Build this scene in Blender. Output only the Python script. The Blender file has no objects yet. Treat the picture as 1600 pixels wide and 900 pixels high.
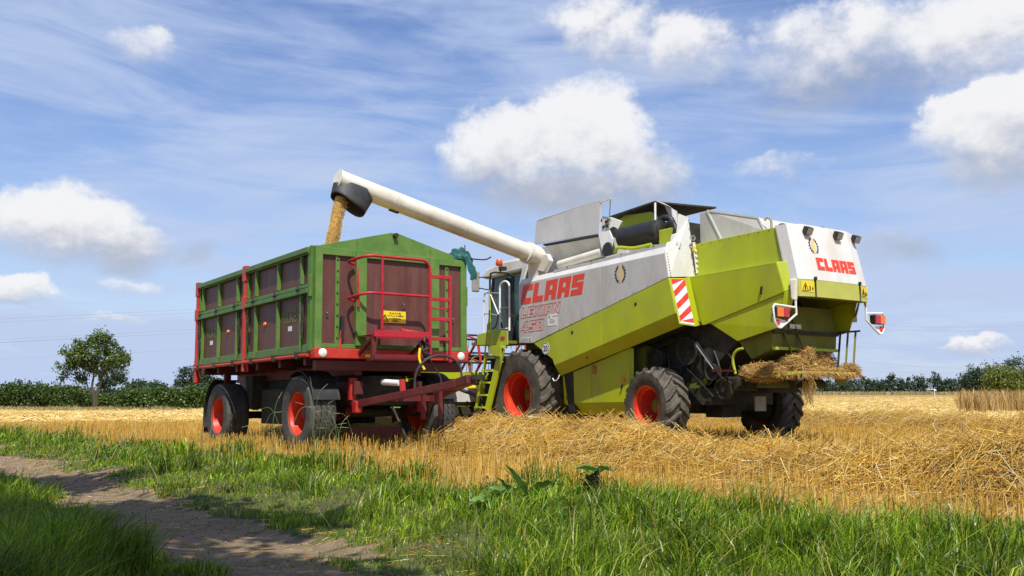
import bpy, bmesh, math, random
import numpy as np
from mathutils import Vector, Matrix
PI = math.pi
S = bpy.context.scene
COL = S.collection
# ------------------------------------------------------------ camera, sky, sun, exposure
PITCH = math.atan((611 - 450) / 1450)
cd = bpy.data.cameras.new('camera'); cam = bpy.data.objects.new('camera', cd); COL.objects.link(cam)
cam.location = (0, 0, .95); cam.rotation_euler = (PI / 2 + PITCH, 0, 0)
cd.sensor_width = 36; cd.lens = 36 * 1450 / 1600; cd.clip_start = .05; cd.clip_end = 6000
S.camera = cam
SUNV = Vector((.121, -.592, .94)).normalized()
ELEV = math.asin(SUNV.z)
S.view_settings.view_transform = 'Standard'; S.view_settings.look = 'None'
S.view_settings.gamma = 1; S.view_settings.use_curve_mapping = False
S.view_settings.exposure = .24
sl = bpy.data.lights.new('sun', 'SUN'); sl.energy = 4.8; sl.angle = math.radians(.53); sl.color = (1, .955, .88)
sun = bpy.data.objects.new('sun', sl); COL.objects.link(sun)
sun.rotation_euler = SUNV.to_track_quat('Z', 'Y').to_euler(); sun.location = (5, -20, 30)

W = bpy.data.worlds.new('World'); S.world = W; W.use_nodes = True
def build_world():
    nt = W.node_tree; N = nt.nodes; L = nt.links; N.clear()
    def nd(t, **k):
        n = N.new(t)
        for a, b in k.items(): setattr(n, a, b)
        return n
    def put(sock, v):
        if isinstance(v, (int, float, tuple)): sock.default_value = v
        else: L.new(v, sock)
    def m(op, a, b=0., c=0., clamp=False):
        n = nd('ShaderNodeMath', operation=op, use_clamp=clamp)
        put(n.inputs[0], a); put(n.inputs[1], b); put(n.inputs[2], c); return n.outputs[0]
    def sstep(v, a, b):
        n = nd('ShaderNodeMapRange', interpolation_type='SMOOTHSTEP')
        put(n.inputs[0], v); n.inputs[1].default_value = a; n.inputs[2].default_value = b; return n.outputs[0]
    def mix(f, a, b):
        n = nd('ShaderNodeMix', data_type='RGBA'); put(n.inputs[0], f); put(n.inputs[6], a); put(n.inputs[7], b); return n.outputs[2]
    def comb(x, y, z):
        n = nd('ShaderNodeCombineXYZ'); put(n.inputs[0], x); put(n.inputs[1], y); put(n.inputs[2], z); return n.outputs[0]
    def noise(v, sc, det, ro, dist=0.):
        n = nd('ShaderNodeTexNoise'); put(n.inputs['Vector'], v); n.inputs['Scale'].default_value = sc
        n.inputs['Detail'].default_value = det; n.inputs['Roughness'].default_value = ro; n.inputs['Distortion'].default_value = dist
        return n.outputs[0]
    sky = nd('ShaderNodeTexSky', sky_type='NISHITA'); sky.sun_disc = False
    sky.sun_elevation = ELEV; sky.sun_rotation = math.atan2(SUNV.x, SUNV.y)
    sky.air_density = 1.0; sky.dust_density = .35; sky.ozone_density = 3.2; sky.altitude = 20
    tc = nd('ShaderNodeTexCoord'); sp = nd('ShaderNodeSeparateXYZ'); L.new(tc.outputs['Generated'], sp.inputs[0])
    X, Y, Z = sp.outputs
    az = m('ARCTAN2', X, Y)
    el = m('ARCTAN2', Z, m('SQRT', m('ADD', m('MULTIPLY', X, X), m('MULTIPLY', Y, Y))))
    # cumulus: (azimuth, elevation, half width, half height)
    B = []
    def px(x, y, rx, ry, th=1., ly=None, lh=None): B.append((th, math.atan((611 - (ly or y)) / 1460 / math.hypot(1, (x - 800) / 1460)), (lh or ry) / 1460, math.atan((x - 800) / 1460), math.atan((611 - y) / 1460 / math.hypot(1, (x - 800) / 1460)), rx / 1460, ry / 1460))
    for b in ((925, 205, 130, 100, 1., 232, 95), (790, 240, 120, 88, 1., 232, 95), (1005, 262, 90, 75, 1., 232, 95), (880, 285, 205, 58, 1., 232, 95),
              (85, 350, 125, 66, 1., 358, 55), (180, 378, 95, 44, 1., 358, 55), (1600, 185, 130, 90, 1., 192, 70),
              (1330, 75, 235, 120, .78, 50, 90), (1540, 35, 215, 95, .75, 50, 90), (1090, 55, 125, 85, .62), (945, 30, 140, 90, .6),
              (190, 48, 85, 50, .4), (1245, 255, 120, 50, .38), (1425, 392, 105, 48, .62, 335, 48), (20, 452, 80, 28, .8), (205, 437, 110, 30, .35), (1520, 547, 70, 15, .7), (190, 492, 90, 15, .5), (300, 387, 70, 34, .45, 350, 30), (1480, 470, 150, 26, .4, 440, 26)): px(*b)
    P2 = comb(az, m('MULTIPLY', el, 1.3), 0.)
    nz = nd('ShaderNodeTexNoise'); L.new(P2, nz.inputs['Vector']); nz.inputs['Scale'].default_value = 9.; nz.inputs['Detail'].default_value = 7.; nz.inputs['Roughness'].default_value = .62; nz.inputs['Distortion'].default_value = .15
    sc = nd('ShaderNodeSeparateColor'); L.new(nz.outputs['Color'], sc.inputs[0]); w1, w2, w3 = sc.outputs
    bil = noise(P2, 26., 4., .6)
    a = m('MULTIPLY_ADD', m('SUBTRACT', w1, .5), .085, az); e = m('MULTIPLY_ADD', m('SUBTRACT', w2, .5), .075, el)
    acc = None
    for (th, lc, lh, ca, ce, ra, re) in B:
        u = m('MULTIPLY_ADD', a, 1 / ra, -ca / ra); v = m('MULTIPLY_ADD', e, 1 / re, -ce / re)
        f = m('SUBTRACT', th, m('MULTIPLY_ADD', u, u, m('MULTIPLY', v, v)))
        v = m('MULTIPLY_ADD', e, 1 / lh, -lc / lh)
        if acc is None: acc, lv = f, v
        else:
            g = sstep(m('SUBTRACT', f, acc), -.55, .55); acc = m('MAXIMUM', acc, f)
            lv = m('MULTIPLY_ADD', g, m('SUBTRACT', v, lv), lv)
    # the same kind of broken cumulus all the way round, outside the placed ones
    gen = noise(comb(m('MULTIPLY', X, 1.), m('MULTIPLY', Y, 1.), m('MULTIPLY', Z, 1.8)), 3.4, 6., .58)
    gen = m('SUBTRACT', m('MULTIPLY', m('SUBTRACT', gen, .53), 7.), m('MULTIPLY', sstep(m('ABSOLUTE', az), .85, .62), 9.))
    gen = m('MINIMUM', gen, 1.)
    lv = m('MULTIPLY', lv, sstep(m('SUBTRACT', acc, gen), -.1, .1))
    acc = m('MAXIMUM', acc, gen)
    f0 = m('ADD', m('ADD', acc, m('MULTIPLY', m('SUBTRACT', w3, .5), 1.5)), m('MULTIPLY', m('SUBTRACT', bil, .5), .75))
    wid = m('MULTIPLY_ADD', sstep(lv, .45, -.35), .75, .52)
    dens = m('DIVIDE', m('ADD', f0, .05), wid, clamp=True)
    dens = m('MULTIPLY', sstep(dens, 0., 1.), .97)
    lit = sstep(m('ADD', m('ADD', m('MULTIPLY', lv, 1.0), m('MULTIPLY', m('SUBTRACT', bil, .5), 1.4)), m('MULTIPLY', m('SUBTRACT', w3, .5), 1.1)), -.85, .45)
    # high thin veil in long streaks, denser toward the horizon
    st = noise(comb(m('MULTIPLY', az, 1.6), m('MULTIPLY_ADD', az, .5, m('MULTIPLY', el, 9.)), 0.), 2.6, 7., .62, .7)
    st2 = noise(comb(m('MULTIPLY', az, 1.2), m('MULTIPLY_ADD', az, -.6, m('MULTIPLY', el, 4.)), 3.), 2.3, 5., .55, .3)
    veil = sstep(m('ADD', m('MULTIPLY', st, .62), m('MULTIPLY', st2, .5)), .42, .74)
    low = m('POWER', 2.718, m('MULTIPLY', m('MAXIMUM', el, 0.), -5.))
    veil = m('ADD', m('MULTIPLY', veil, .70), m('MULTIPLY', low, .92), clamp=True)
    hs = nd('ShaderNodeHueSaturation'); hs.inputs['Hue'].default_value = .512; hs.inputs['Saturation'].default_value = 1.2; hs.inputs['Value'].default_value = 1.18; L.new(sky.outputs[0], hs.inputs['Color'])
    K = 1 / 1.3
    c = mix(veil, hs.outputs[0], (5.4 * K, 6.5 * K, 9.0 * K, 1))
    cc = mix(lit, (4.5 * K, 4.8 * K, 5.7 * K, 1), (9.6 * K, 9.6 * K, 9.8 * K, 1))
    c = mix(dens, c, cc)
    bg = nd('ShaderNodeBackground'); L.new(c, bg.inputs[0]); bg.inputs[1].default_value = .105
    o = nd('ShaderNodeOutputWorld'); L.new(bg.outputs[0], o.inputs[0])
build_world()
S.cycles.max_bounces = 4; S.cycles.diffuse_bounces = 2; S.cycles.glossy_bounces = 2; S.cycles.transmission_bounces = 2
# ------------------------------------------------------------ helpers
rng = np.random.default_rng(7)
def link(o): COL.objects.link(o); return o
def tag(o, label=None, cat=None, group=None, kind=None):
    if label: o['label'] = label
    if cat: o['category'] = cat
    if group: o['group'] = group
    if kind: o['kind'] = kind
    return o
def empty(name, loc=(0, 0, 0), rot=(0, 0, 0)):
    o = bpy.data.objects.new(name, None); link(o); o.location = loc; o.rotation_euler = rot; o.empty_display_size = .3
    return o
def mat(name, col, rough=.6, metal=0., var=.25, scale=6., dirt=0., dirtcol=(.22, .17, .1), dscale=2.2, bump=0., bscale=60., stretch=(1, 1, 1), spec=.5, island=None, trans=0., coat=0.):
    mt = bpy.data.materials.new(name); mt.use_nodes = True
    nt = mt.node_tree; N = nt.nodes; L = nt.links
    b = N['Principled BSDF']; b.inputs['Roughness'].default_value = rough; b.inputs['Metallic'].default_value = metal
    b.inputs['Specular IOR Level'].default_value = spec
    if coat: b.inputs['Coat Weight'].default_value = coat; b.inputs['Coat Roughness'].default_value = .15
    tc = N.new('ShaderNodeTexCoord'); mp = N.new('ShaderNodeMapping'); L.new(tc.outputs['Object'], mp.inputs[0]); mp.inputs['Scale'].default_value = stretch
    def noise(sc, det=5, ro=.6):
        n = N.new('ShaderNodeTexNoise'); n.inputs['Scale'].default_value = sc; n.inputs['Detail'].default_value = det; n.inputs['Roughness'].default_value = ro
        L.new(mp.outputs[0], n.inputs['Vector']); return n.outputs[0]
    def ramp(f, stops):
        r = N.new('ShaderNodeValToRGB'); e = r.color_ramp.elements
        while len(e) < len(stops): e.new(.5)
        for q, (p, c) in zip(e, stops): q.position = p; q.color = (*c, 1)
        L.new(f, r.inputs[0]); return r.outputs[0]
    def mix(f, a, bb, mode='MIX'):
        n = N.new('ShaderNodeMix'); n.data_type = 'RGBA'; n.blend_type = mode
        for s_, v in ((n.inputs[0], f), (n.inputs[6], a), (n.inputs[7], bb)):
            if isinstance(v, (int, float)): s_.default_value = v
            elif isinstance(v, tuple): s_.default_value = (*v, 1)
            else: L.new(v, s_)
        return n.outputs[2]
    if island:
        g = N.new('ShaderNodeNewGeometry'); c = ramp(g.outputs['Random Per Island'], island)
        if var: c = mix(1., c, ramp(noise(scale), [(.3, (1 - var,) * 3), (.7, (1 + var * .5,) * 3)]), 'MULTIPLY')
    else:
        c = mix(1., tuple(col), ramp(noise(scale), [(.3, (1 - var,) * 3), (.7, (1 + var * .4,) * 3)]), 'MULTIPLY')
    if dirt:
        f = ramp(noise(dscale, 8, .68), [(.46, (0, 0, 0)), (.74, (dirt,) * 3)])
        c = mix(f, c, tuple(dirtcol))
        rr = mix(f, (rough,) * 3, (.85,) * 3); L.new(rr, b.inputs['Roughness'])
    L.new(c, b.inputs['Base Color'])
    if bump:
        bp = N.new('ShaderNodeBump'); bp.inputs['Strength'].default_value = bump; bp.inputs['Distance'].default_value = .02
        L.new(noise(bscale, 6), bp.inputs['Height']); L.new(bp.outputs[0], b.inputs['Normal'])
    if trans:
        t = N.new('ShaderNodeBsdfTranslucent'); L.new(c, t.inputs[0]); ms = N.new('ShaderNodeMixShader'); ms.inputs[0].default_value = trans
        L.new(b.outputs[0], ms.inputs[1]); L.new(t.outputs[0], ms.inputs[2]); L.new(ms.outputs[0], N['Material Output'].inputs[0])
    return mt
M = {}
M['lime'] = mat('lime_paint', (.425, .495, .006), .42, var=.14, scale=2.2, dirt=.45, dirtcol=(.32, .30, .08), dscale=2.6, bump=.10, bscale=4, stretch=(1, 1, .45))
M['grey'] = mat('pale_grey_paint', (.55, .535, .495), .45, var=.12, scale=2.4, dirt=.55, dirtcol=(.36, .31, .22), dscale=2.6, bump=.08, bscale=4, stretch=(1, 1, .45))
M['white'] = mat('white_paint', (.66, .65, .62), .45, var=.08, scale=2.4, dirt=.5, dirtcol=(.42, .37, .27), dscale=2.8, bump=.08, bscale=4, stretch=(1, 1, .4))
M['cream'] = mat('cream_paint', (.72, .70, .61), .45, var=.10, scale=2., dirt=.6, dirtcol=(.36, .27, .14), dscale=1.6)
M['tgreen'] = mat('green_paint', (.075, .185, .024), .45, var=.22, scale=5., dirt=.55, dirtcol=(.16, .16, .05), dscale=4.5, bump=.05, bscale=30)
M['tgreen2'] = mat('faded_green_paint', (.100, .218, .031), .5, var=.22, scale=5., dirt=.4, dirtcol=(.2, .17, .08), dscale=5)
M['ply'] = mat('brown_plywood', (.115, .036, .027), .5, var=.30, scale=7., dirt=.5, dirtcol=(.20, .10, .075), dscale=5., stretch=(1, 1, .16), bump=.08, bscale=60)
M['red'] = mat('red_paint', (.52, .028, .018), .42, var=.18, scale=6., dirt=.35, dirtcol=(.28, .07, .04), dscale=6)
M['dred'] = mat('dull_shaded_red_paint', (.115, .010, .011), .55, var=.3, scale=5., dirt=.65, dirtcol=(.10, .045, .03), dscale=3)  # dull red, darkened further to put the underbelly's shade into the colour
M['crimson'] = mat('crimson_paint', (.46, .012, .028), .4, var=.2, scale=6, dirt=.35, dirtcol=(.22, .05, .05), dscale=6)
M['rim'] = mat('red_rim_paint', (.66, .045, .016), .4, var=.10, scale=6., dirt=.35, dirtcol=(.32, .10, .05), dscale=5)
M['logo'] = mat('logo_red', (.78, .055, .018), .45, var=.04)
M['tyre'] = mat('tyre_rubber', (.062, .060, .056), .8, var=.2, scale=8, dirt=.75, dirtcol=(.135, .118, .092), dscale=5, spec=.3, bump=.1, bscale=40)
M['tyre2'] = mat('dusty_tyre_rubber', (.085, .077, .064), .85, var=.3, scale=6, dirt=.85, dirtcol=(.21, .175, .125), dscale=3.5, spec=.3, bump=.15, bscale=30)
M['black'] = mat('black_metal', (.016, .016, .016), .5, var=.3, scale=8, dirt=.5, dirtcol=(.07, .06, .045), dscale=5)
M['rubber'] = mat('black_rubber', (.035, .036, .038), .6, var=.3, scale=5, dirt=.4, dirtcol=(.09, .085, .075), dscale=4)
M['dark'] = mat('grimy_dark_metal', (.026, .024, .016), .8, var=.5, scale=7, dirt=.9, dirtcol=(.075, .06, .032), dscale=5, bump=.3, bscale=25)
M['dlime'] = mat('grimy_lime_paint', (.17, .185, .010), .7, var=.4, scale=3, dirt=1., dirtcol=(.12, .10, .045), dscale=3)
M['steel'] = mat('bare_steel', (.45, .44, .42), .35, metal=.8, var=.2, dirt=.5, dirtcol=(.2, .14, .08))
M['glass'] = mat('cab_glass', (.035, .09, .075), .08, var=.2, scale=2, dirt=.25, dirtcol=(.2, .2, .16))
M['yellow'] = mat('yellow_film', (.80, .60, .015), .5, var=.06, dirt=.2)
M['ink'] = mat('black_ink', (.02, .02, .02), .6, var=0)
M['amber'] = mat('amber_lens', (.85, .18, .02), .25, var=.1)
M['redlens'] = mat('red_lens', (.42, .025, .03), .25, var=.1)
M['sred'] = mat('red_reflective_film', (.72, .03, .03), .4, var=.05, dirt=.3)
M['swhite'] = mat('white_film', (.80, .79, .77), .45, var=.04, dirt=.35, dirtcol=(.5, .45, .35))
M['orange'] = mat('beacon_orange', (.70, .09, .02), .25, var=.1)
M['tarp'] = mat('teal_tarp', (.006, .095, .085), .5, var=.35, scale=6, bump=.4, bscale=14)
M['gold'] = mat('emblem_gold', (.72, .52, .22), .5, var=.05)
M['steelgrey'] = mat('grey_mirror_shell', (.33, .33, .30), .5, var=.2, dirt=.5)
M['soil'] = mat('field_soil', (.36, .22, .06), .9, var=.45, scale=3., bump=.8, bscale=9, dirt=.8, dirtcol=(.58, .40, .13), dscale=.9)
M['strawbed'] = mat('straw_bed', (.24, .125, .028), .9, var=.5, scale=9., bump=1., bscale=16)
M['verge'] = mat('verge_soil', (.085, .095, .022), .95, var=.5, scale=9., bump=1., bscale=26, dirt=.7, dirtcol=(.15, .11, .05), dscale=3)
M['track'] = mat('dirt_track', (.26, .175, .10), .95, var=.45, scale=7, bump=1., bscale=34, dirt=.7, dirtcol=(.12, .115, .05), dscale=1.6)
M['straw'] = mat('straw', 0, .5, var=.22, scale=1.3, island=[(0., (.36, .18, .022)), (.22, (.58, .31, .036)), (.62, (.78, .485, .072)), (.9, (.88, .65, .20)), (1., (.90, .80, .52))], trans=.12)
M['farstraw'] = mat('far_straw', 0, .6, var=.2, scale=.5, island=[(0., (.62, .40, .08)), (.5, (.84, .60, .18)), (1., (.92, .76, .36))])
M['stubble'] = mat('stubble', 0, .55, var=.25, scale=1.2, island=[(0., (.34, .16, .02)), (.4, (.62, .36, .045)), (.8, (.78, .52, .095)), (1., (.82, .63, .24))], trans=.12)
M['tray_straw'] = mat('damp_chaff', 0, .7, var=.3, scale=4, island=[(0., (.38, .19, .045)), (.5, (.64, .38, .10)), (1., (.82, .58, .22))], trans=.1)
M['grass'] = mat('grass_blades', 0, .38, var=.7, scale=1.7, island=[(0., (.030, .095, .008)), (.28, (.115, .24, .010)), (.62, (.26, .41, .013)), (.9, (.44, .53, .030)), (.97, (.52, .50, .08)), (1., (.62, .52, .2))], trans=.42)
M['drygrass'] = mat('dry_grass', 0, .6, var=.3, island=[(0., (.20, .19, .06)), (.5, (.42, .34, .13)), (1., (.60, .50, .26))], trans=.25)
M['wheat'] = mat('standing_wheat', 0, .6, var=.3, scale=.8, island=[(0., (.32, .18, .05)), (.5, (.52, .33, .10)), (1., (.68, .48, .19))], trans=.2)
M['leaf'] = mat('tree_leaves', 0, .5, var=.35, scale=.8, island=[(0., (.032, .070, .010)), (.5, (.105, .17, .024)), (1., (.21, .27, .05))], trans=.3)
M['leafb'] = mat('yellowish_leaves', 0, .5, var=.3, scale=.5, island=[(0., (.075, .105, .012)), (.5, (.17, .21, .022)), (1., (.27, .29, .04))], trans=.3)
M['hedge'] = mat('hedge_leaves', 0, .5, var=.35, scale=.5, island=[(0., (.026, .058, .010)), (.5, (.068, .125, .016)), (1., (.14, .195, .03))], trans=.3)
M['fir'] = mat('far_tree_leaves', 0, .6, var=.3, scale=.3, island=[(0., (.020, .044, .020)), (.5, (.038, .075, .030)), (1., (.068, .112, .042))], trans=.2)
M['bark'] = mat('bark', (.085, .065, .045), .9, var=.4, scale=8, bump=.6, bscale=14)
M['dock'] = mat('dock_leaf', (.13, .26, .035), .42, var=.45, scale=9, bump=.25, bscale=30, trans=.25)
M['dockdark'] = mat('dark_seed_stalk', (.030, .026, .014), .8, var=.4)
M['grain'] = mat('wheat_grain', 0, .5, var=.12, island=[(0., (.55, .32, .07)), (.5, (.74, .49, .14)), (1., (.86, .64, .26))])
M['nameg'] = mat('worn_green_lettering', (.17, .21, .05), .6, var=.5, scale=14, dirt=.6, dirtcol=(.12, .055, .045), dscale=9)
M['grainbed'] = mat('grain_heap', (.55, .34, .08), .7, var=.3, scale=30, bump=.4, bscale=80)
M['rusty'] = mat('worn_orange_sticker', (.42, .20, .02), .7, var=.5, scale=20)
M['plime'] = mat('faded_lime_paint', (.44, .46, .08), .5, var=.14, scale=3, dirt=.5, dirtcol=(.40, .36, .14), dscale=4)
M['chaff'] = mat('chaff', (.36, .20, .055), .9, var=.6, scale=20, bump=1., bscale=40)
M['stemg'] = mat('green_stem', (.10, .17, .05), .6, var=.3)
M['drygrass2'] = mat('grass_seed_head', (.26, .22, .13), .7, var=.3)
M['pebble'] = mat('pebble', 0, .9, var=.3, island=[(0., (.12, .09, .06)), (.6, (.26, .19, .125)), (1., (.40, .33, .25))])
M['weed'] = mat('verge_weeds', 0, .5, var=.4, scale=2, island=[(0., (.05, .12, .015)), (.5, (.12, .22, .03)), (.9, (.22, .32, .06)), (1., (.40, .36, .12))], trans=.3)
M['wire'] = mat('power_wire', (.30, .32, .36), .6, var=0)

class MB:
    def __init__(s): s.v = []; s.f = []
    def add(s, vs, fs):
        n = len(s.v); s.v += [tuple(p) for p in vs]; s.f += [tuple(i + n for i in q) for q in fs]; return s
    def box(s, c, d, rot=None):
        x, y, z = d[0] / 2, d[1] / 2, d[2] / 2
        vs = [Vector((a * x, b * y, e * z)) for a in (-1, 1) for b in (-1, 1) for e in (-1, 1)]
        if rot is not None: vs = [rot @ q for q in vs]
        return s.add([Vector(c) + q for q in vs], [(0, 1, 3, 2), (4, 6, 7, 5), (0, 4, 5, 1), (2, 3, 7, 6), (0, 2, 6, 4), (1, 5, 7, 3)])
    def b2(s, lo, hi): return s.box([(a + b) / 2 for a, b in zip(lo, hi)], [abs(b - a) for a, b in zip(lo, hi)])
    def bar(s, a, b, w, h, up=(0, 0, 1)):
        a = Vector(a); b = Vector(b); d = (b - a); l = d.length; d.normalize(); u = Vector(up); r = d.cross(u)
        if r.length < 1e-4: u = Vector((1, 0, 0)); r = d.cross(u)
        r.normalize(); u = r.cross(d)
        return s.box((a + b) / 2, (w, l, h), Matrix((r, d, u)).transposed())
    def plate(s, pts, ext):
        n = len(pts); e = Vector(ext); A = [Vector(p) for p in pts]
        nn = Vector((0, 0, 0))
        for i in range(n): nn += A[i].cross(A[(i + 1) % n])
        if nn.dot(e) > 0: A.reverse()
        return s.add(A + [p + e for p in A], [tuple(range(n)), tuple(range(2 * n - 1, n - 1, -1))] + [(i, i + n, (i + 1) % n + n, (i + 1) % n) for i in range(n)])
    def tube(s, pts, r, n=8, cap=True, r1=None):
        P = [Vector(p) for p in pts]; m = len(P); vs = []
        up = None
        for i, p in enumerate(P):
            t = (P[min(i + 1, m - 1)] - P[max(i - 1, 0)]).normalized()
            if up is None:
                up = t.orthogonal().normalized()
            up = (up - t * up.dot(t)).normalized(); q = t.cross(up)
            rr = r if r1 is None else r + (r1 - r) * i / (m - 1)
            vs += [p + (up * math.cos(a) + q * math.sin(a)) * rr for a in (2 * PI * k / n for k in range(n))]
        fs = [(i * n + k, i * n + (k + 1) % n, (i + 1) * n + (k + 1) % n, (i + 1) * n + k) for i in range(m - 1) for k in range(n)]
        if cap: fs += [tuple(range(n - 1, -1, -1)), tuple(range((m - 1) * n, m * n))]
        return s.add(vs, fs)
    def lathe(s, prof, c=(0, 0, 0), ax='y', n=32, closed=False):
        # prof: (radius, offset along the axis)
        vs = []
        for r, h in prof:
            for k in range(n):
                a = 2 * PI * k / n; u, w = r * math.cos(a), r * math.sin(a)
                vs.append({'y': (u, h, w), 'x': (h, u, w), 'z': (u, w, h)}[ax])
        vs = [Vector(c) + Vector(q) for q in vs]; m = len(prof)
        fs = [(i * n + k, i * n + (k + 1) % n, ((i + 1) % m) * n + (k + 1) % n, ((i + 1) % m) * n + k) for i in range(m if closed else m - 1) for k in range(n)]
        return s.add(vs, fs)
    def build(s, name, m, parent=None, smooth=False, bevel=0, loc=None, rot=None, sharp=40):
        me = bpy.data.meshes.new(name); me.from_pydata(s.v, [], s.f); me.update()
        bm = bmesh.new(); bm.from_mesh(me); bmesh.ops.recalc_face_normals(bm, faces=bm.faces); bm.to_mesh(me); bm.free()
        me.materials.append(M[m] if isinstance(m, str) else m)
        if smooth:
            me.polygons.foreach_set('use_smooth', [True] * len(me.polygons))
            me.set_sharp_from_angle(angle=math.radians(sharp))
        o = bpy.data.objects.new(name, me); link(o); o.parent = parent
        if loc is not None: o.location = loc
        if rot is not None: o.rotation_euler = rot
        if bevel:
            bv = o.modifiers.new('bevel', 'BEVEL'); bv.width = bevel; bv.segments = 2; bv.limit_method = 'ANGLE'
        return o
def arc(c, r, a0, a1, n, ax):
    out = []
    for i in range(n + 1):
        a = a0 + (a1 - a0) * i / n; u, w = r * math.cos(a), r * math.sin(a)
        out.append(Vector(c) + Vector({'x': (0, u, w), 'y': (u, 0, w), 'z': (u, w, 0)}[ax]))
    return out
def smooth_path(pts, k=6):
    P = [Vector(p) for p in pts]; out = []
    for i in range(len(P) - 1):
        p0, p1, p2, p3 = P[max(i - 1, 0)], P[i], P[i + 1], P[min(i + 2, len(P) - 1)]
        for j in range(k):
            t = j / k
            out.append(.5 * ((2 * p1) + (p2 - p0) * t + (2 * p0 - 5 * p1 + 4 * p2 - p3) * t * t + (3 * p1 - p0 - 3 * p2 + p3) * t ** 3))
    return out + [P[-1]]
def copy_tree(o, parent=None):
    c = o.copy(); link(c); c.parent = parent
    for ch in [q for q in bpy.data.objects if q.parent == o]: copy_tree(ch, c)
    return c
def np_mesh(name, V, F, sizes, m, parent=None, smooth=False):
    me = bpy.data.meshes.new(name); V = np.asarray(V, np.float32); F = np.asarray(F, np.int32); sizes = np.asarray(sizes, np.int32)
    me.vertices.add(len(V)); me.vertices.foreach_set('co', V.ravel())
    me.loops.add(len(F)); me.loops.foreach_set('vertex_index', F)
    me.polygons.add(len(sizes)); st = np.concatenate([[0], np.cumsum(sizes)[:-1]]).astype(np.int32)
    me.polygons.foreach_set('loop_start', st)
    if smooth: me.polygons.foreach_set('use_smooth', np.ones(len(sizes), bool))
    me.update(calc_edges=True); me.materials.append(M[m])
    o = bpy.data.objects.new(name, me); link(o); o.parent = parent
    return o
def nrm(a): return a / np.maximum(np.linalg.norm(a, axis=1, keepdims=True), 1e-9)
def stalks(name, A, Bp, r, m, parent=None, bend=None):
    """three-sided straws from A to B"""
    n = len(A); d = nrm(Bp - A); h = np.where(np.abs(d[:, 2:3]) > .9, np.array([[1., 0, 0]]), np.array([[0, 0, 1.]]))
    u = nrm(np.cross(d, h)); w = np.cross(d, u); r = np.asarray(r).reshape(-1, 1)
    ring = [u * math.cos(a) + w * math.sin(a) for a in (0, 2.094, 4.189)]
    V = np.stack([A + q * r for q in ring] + [Bp + q * r * .8 for q in ring], 1).reshape(-1, 3)
    base = np.arange(n)[:, None] * 6
    F = np.concatenate([base + np.array([[0, 1, 4, 3, 1, 2, 5, 4, 2, 0, 3, 5]])], 1).ravel()
    return np_mesh(name, V, F, np.full(n * 3, 4), m, parent)
def blades(name, P, h, w, lean, m, parent=None, droop=.25):
    """grass blades: base P, height h, width w, lean = horizontal offset of the tip"""
    n = len(P); h = h.reshape(-1, 1); w = w.reshape(-1, 1)
    a = rng.uniform(0, PI, n); side = np.stack([np.cos(a), np.sin(a), np.zeros(n)], 1)
    L3 = np.concatenate([lean, np.zeros((n, 1))], 1)
    rows = []
    for t, k in ((0, .9), (.4, 1.), (.75, .7), (1., 0)):
        c = P + np.array([[0, 0, 1.]]) * h * (t - droop * t ** 3) + L3 * t ** 2
        if k: rows += [c - side * w * k * .5, c + side * w * k * .5]
        else: rows.append(c)
    V = np.stack(rows, 1).reshape(-1, 3); b = np.arange(n)[:, None] * 7
    F = (b + np.array([[0, 1, 3, 2, 2, 3, 5, 4, 4, 5, 6]])).ravel()
    return np_mesh(name, V, F, np.tile([4, 4, 3], n), m, parent)
def leaf_cloud(C, n_each, spread, size, r, out_from=None):
    """leaf-sized diamonds scattered round clump centres"""
    n = len(C) * n_each
    P = np.repeat(C, n_each, 0) + r.normal(0, 1, (n, 3)) * np.repeat(np.asarray(spread).reshape(-1, 1) * np.ones((len(C), 1)), n_each, 0)
    nn = nrm(r.normal(0, 1, (n, 3)) + np.array([[0, 0, .55]]) + (0 if out_from is None else .6 * nrm(P - out_from)))
    u = nrm(np.cross(nn, r.normal(0, 1, (n, 3)))); v = np.cross(nn, u)
    s = (size * r.uniform(.6, 1.4, n)).reshape(-1, 1)
    V = np.stack([P - u * s, P - v * s * .62 + nn * s * .15, P + u * s, P + v * s * .62 + nn * s * .15], 1).reshape(-1, 3)
    return V, np.arange(n * 4), np.full(n, 4)
def text_mesh(txt, size, shear=0., outline=0., offset=0.):
    cu = bpy.data.curves.new('t', 'FONT'); cu.body = txt; cu.size = size; cu.shear = shear; cu.offset = offset
    if outline:
        cu.fill_mode = 'NONE'; cu.bevel_depth = outline; cu.bevel_resolution = 0; cu.resolution_u = 3
    else: cu.resolution_u = 2
    o = bpy.data.objects.new('t', cu); link(o)
    dg = bpy.context.evaluated_depsgraph_get(); me = bpy.data.meshes.new_from_object(o.evaluated_get(dg))
    bpy.data.objects.remove(o); bpy.data.curves.remove(cu)
    return me
def put_mesh(name, me, m, parent, origin, ux, uy, fit=None):
    """lay a flat mesh (x,y) on the plane origin + x*ux + y*uy; fit = (width, height)"""
    co = np.zeros(len(me.vertices) * 3, np.float32); me.vertices.foreach_get('co', co); co = co.reshape(-1, 3)
    mn = co.min(0); sz = np.maximum(co.max(0) - mn, 1e-6)
    ux = np.array(ux, float); uy = np.array(uy, float); nz = np.cross(ux, uy); nz /= np.linalg.norm(nz)
    q = (co - [mn[0], mn[1], 0]) 
    if fit: q = q * [fit[0] / sz[0], fit[1] / sz[1], 1.]
    else: pass
    Wd = np.array(origin) + q[:, :1] * ux + q[:, 1:2] * uy + q[:, 2:3] * nz
    me.vertices.foreach_set('co', Wd.astype(np.float32).ravel()); me.update(); me.materials.clear(); me.materials.append(M[m])
    o = bpy.data.objects.new(name, me); link(o); o.parent = parent; return o
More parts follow.
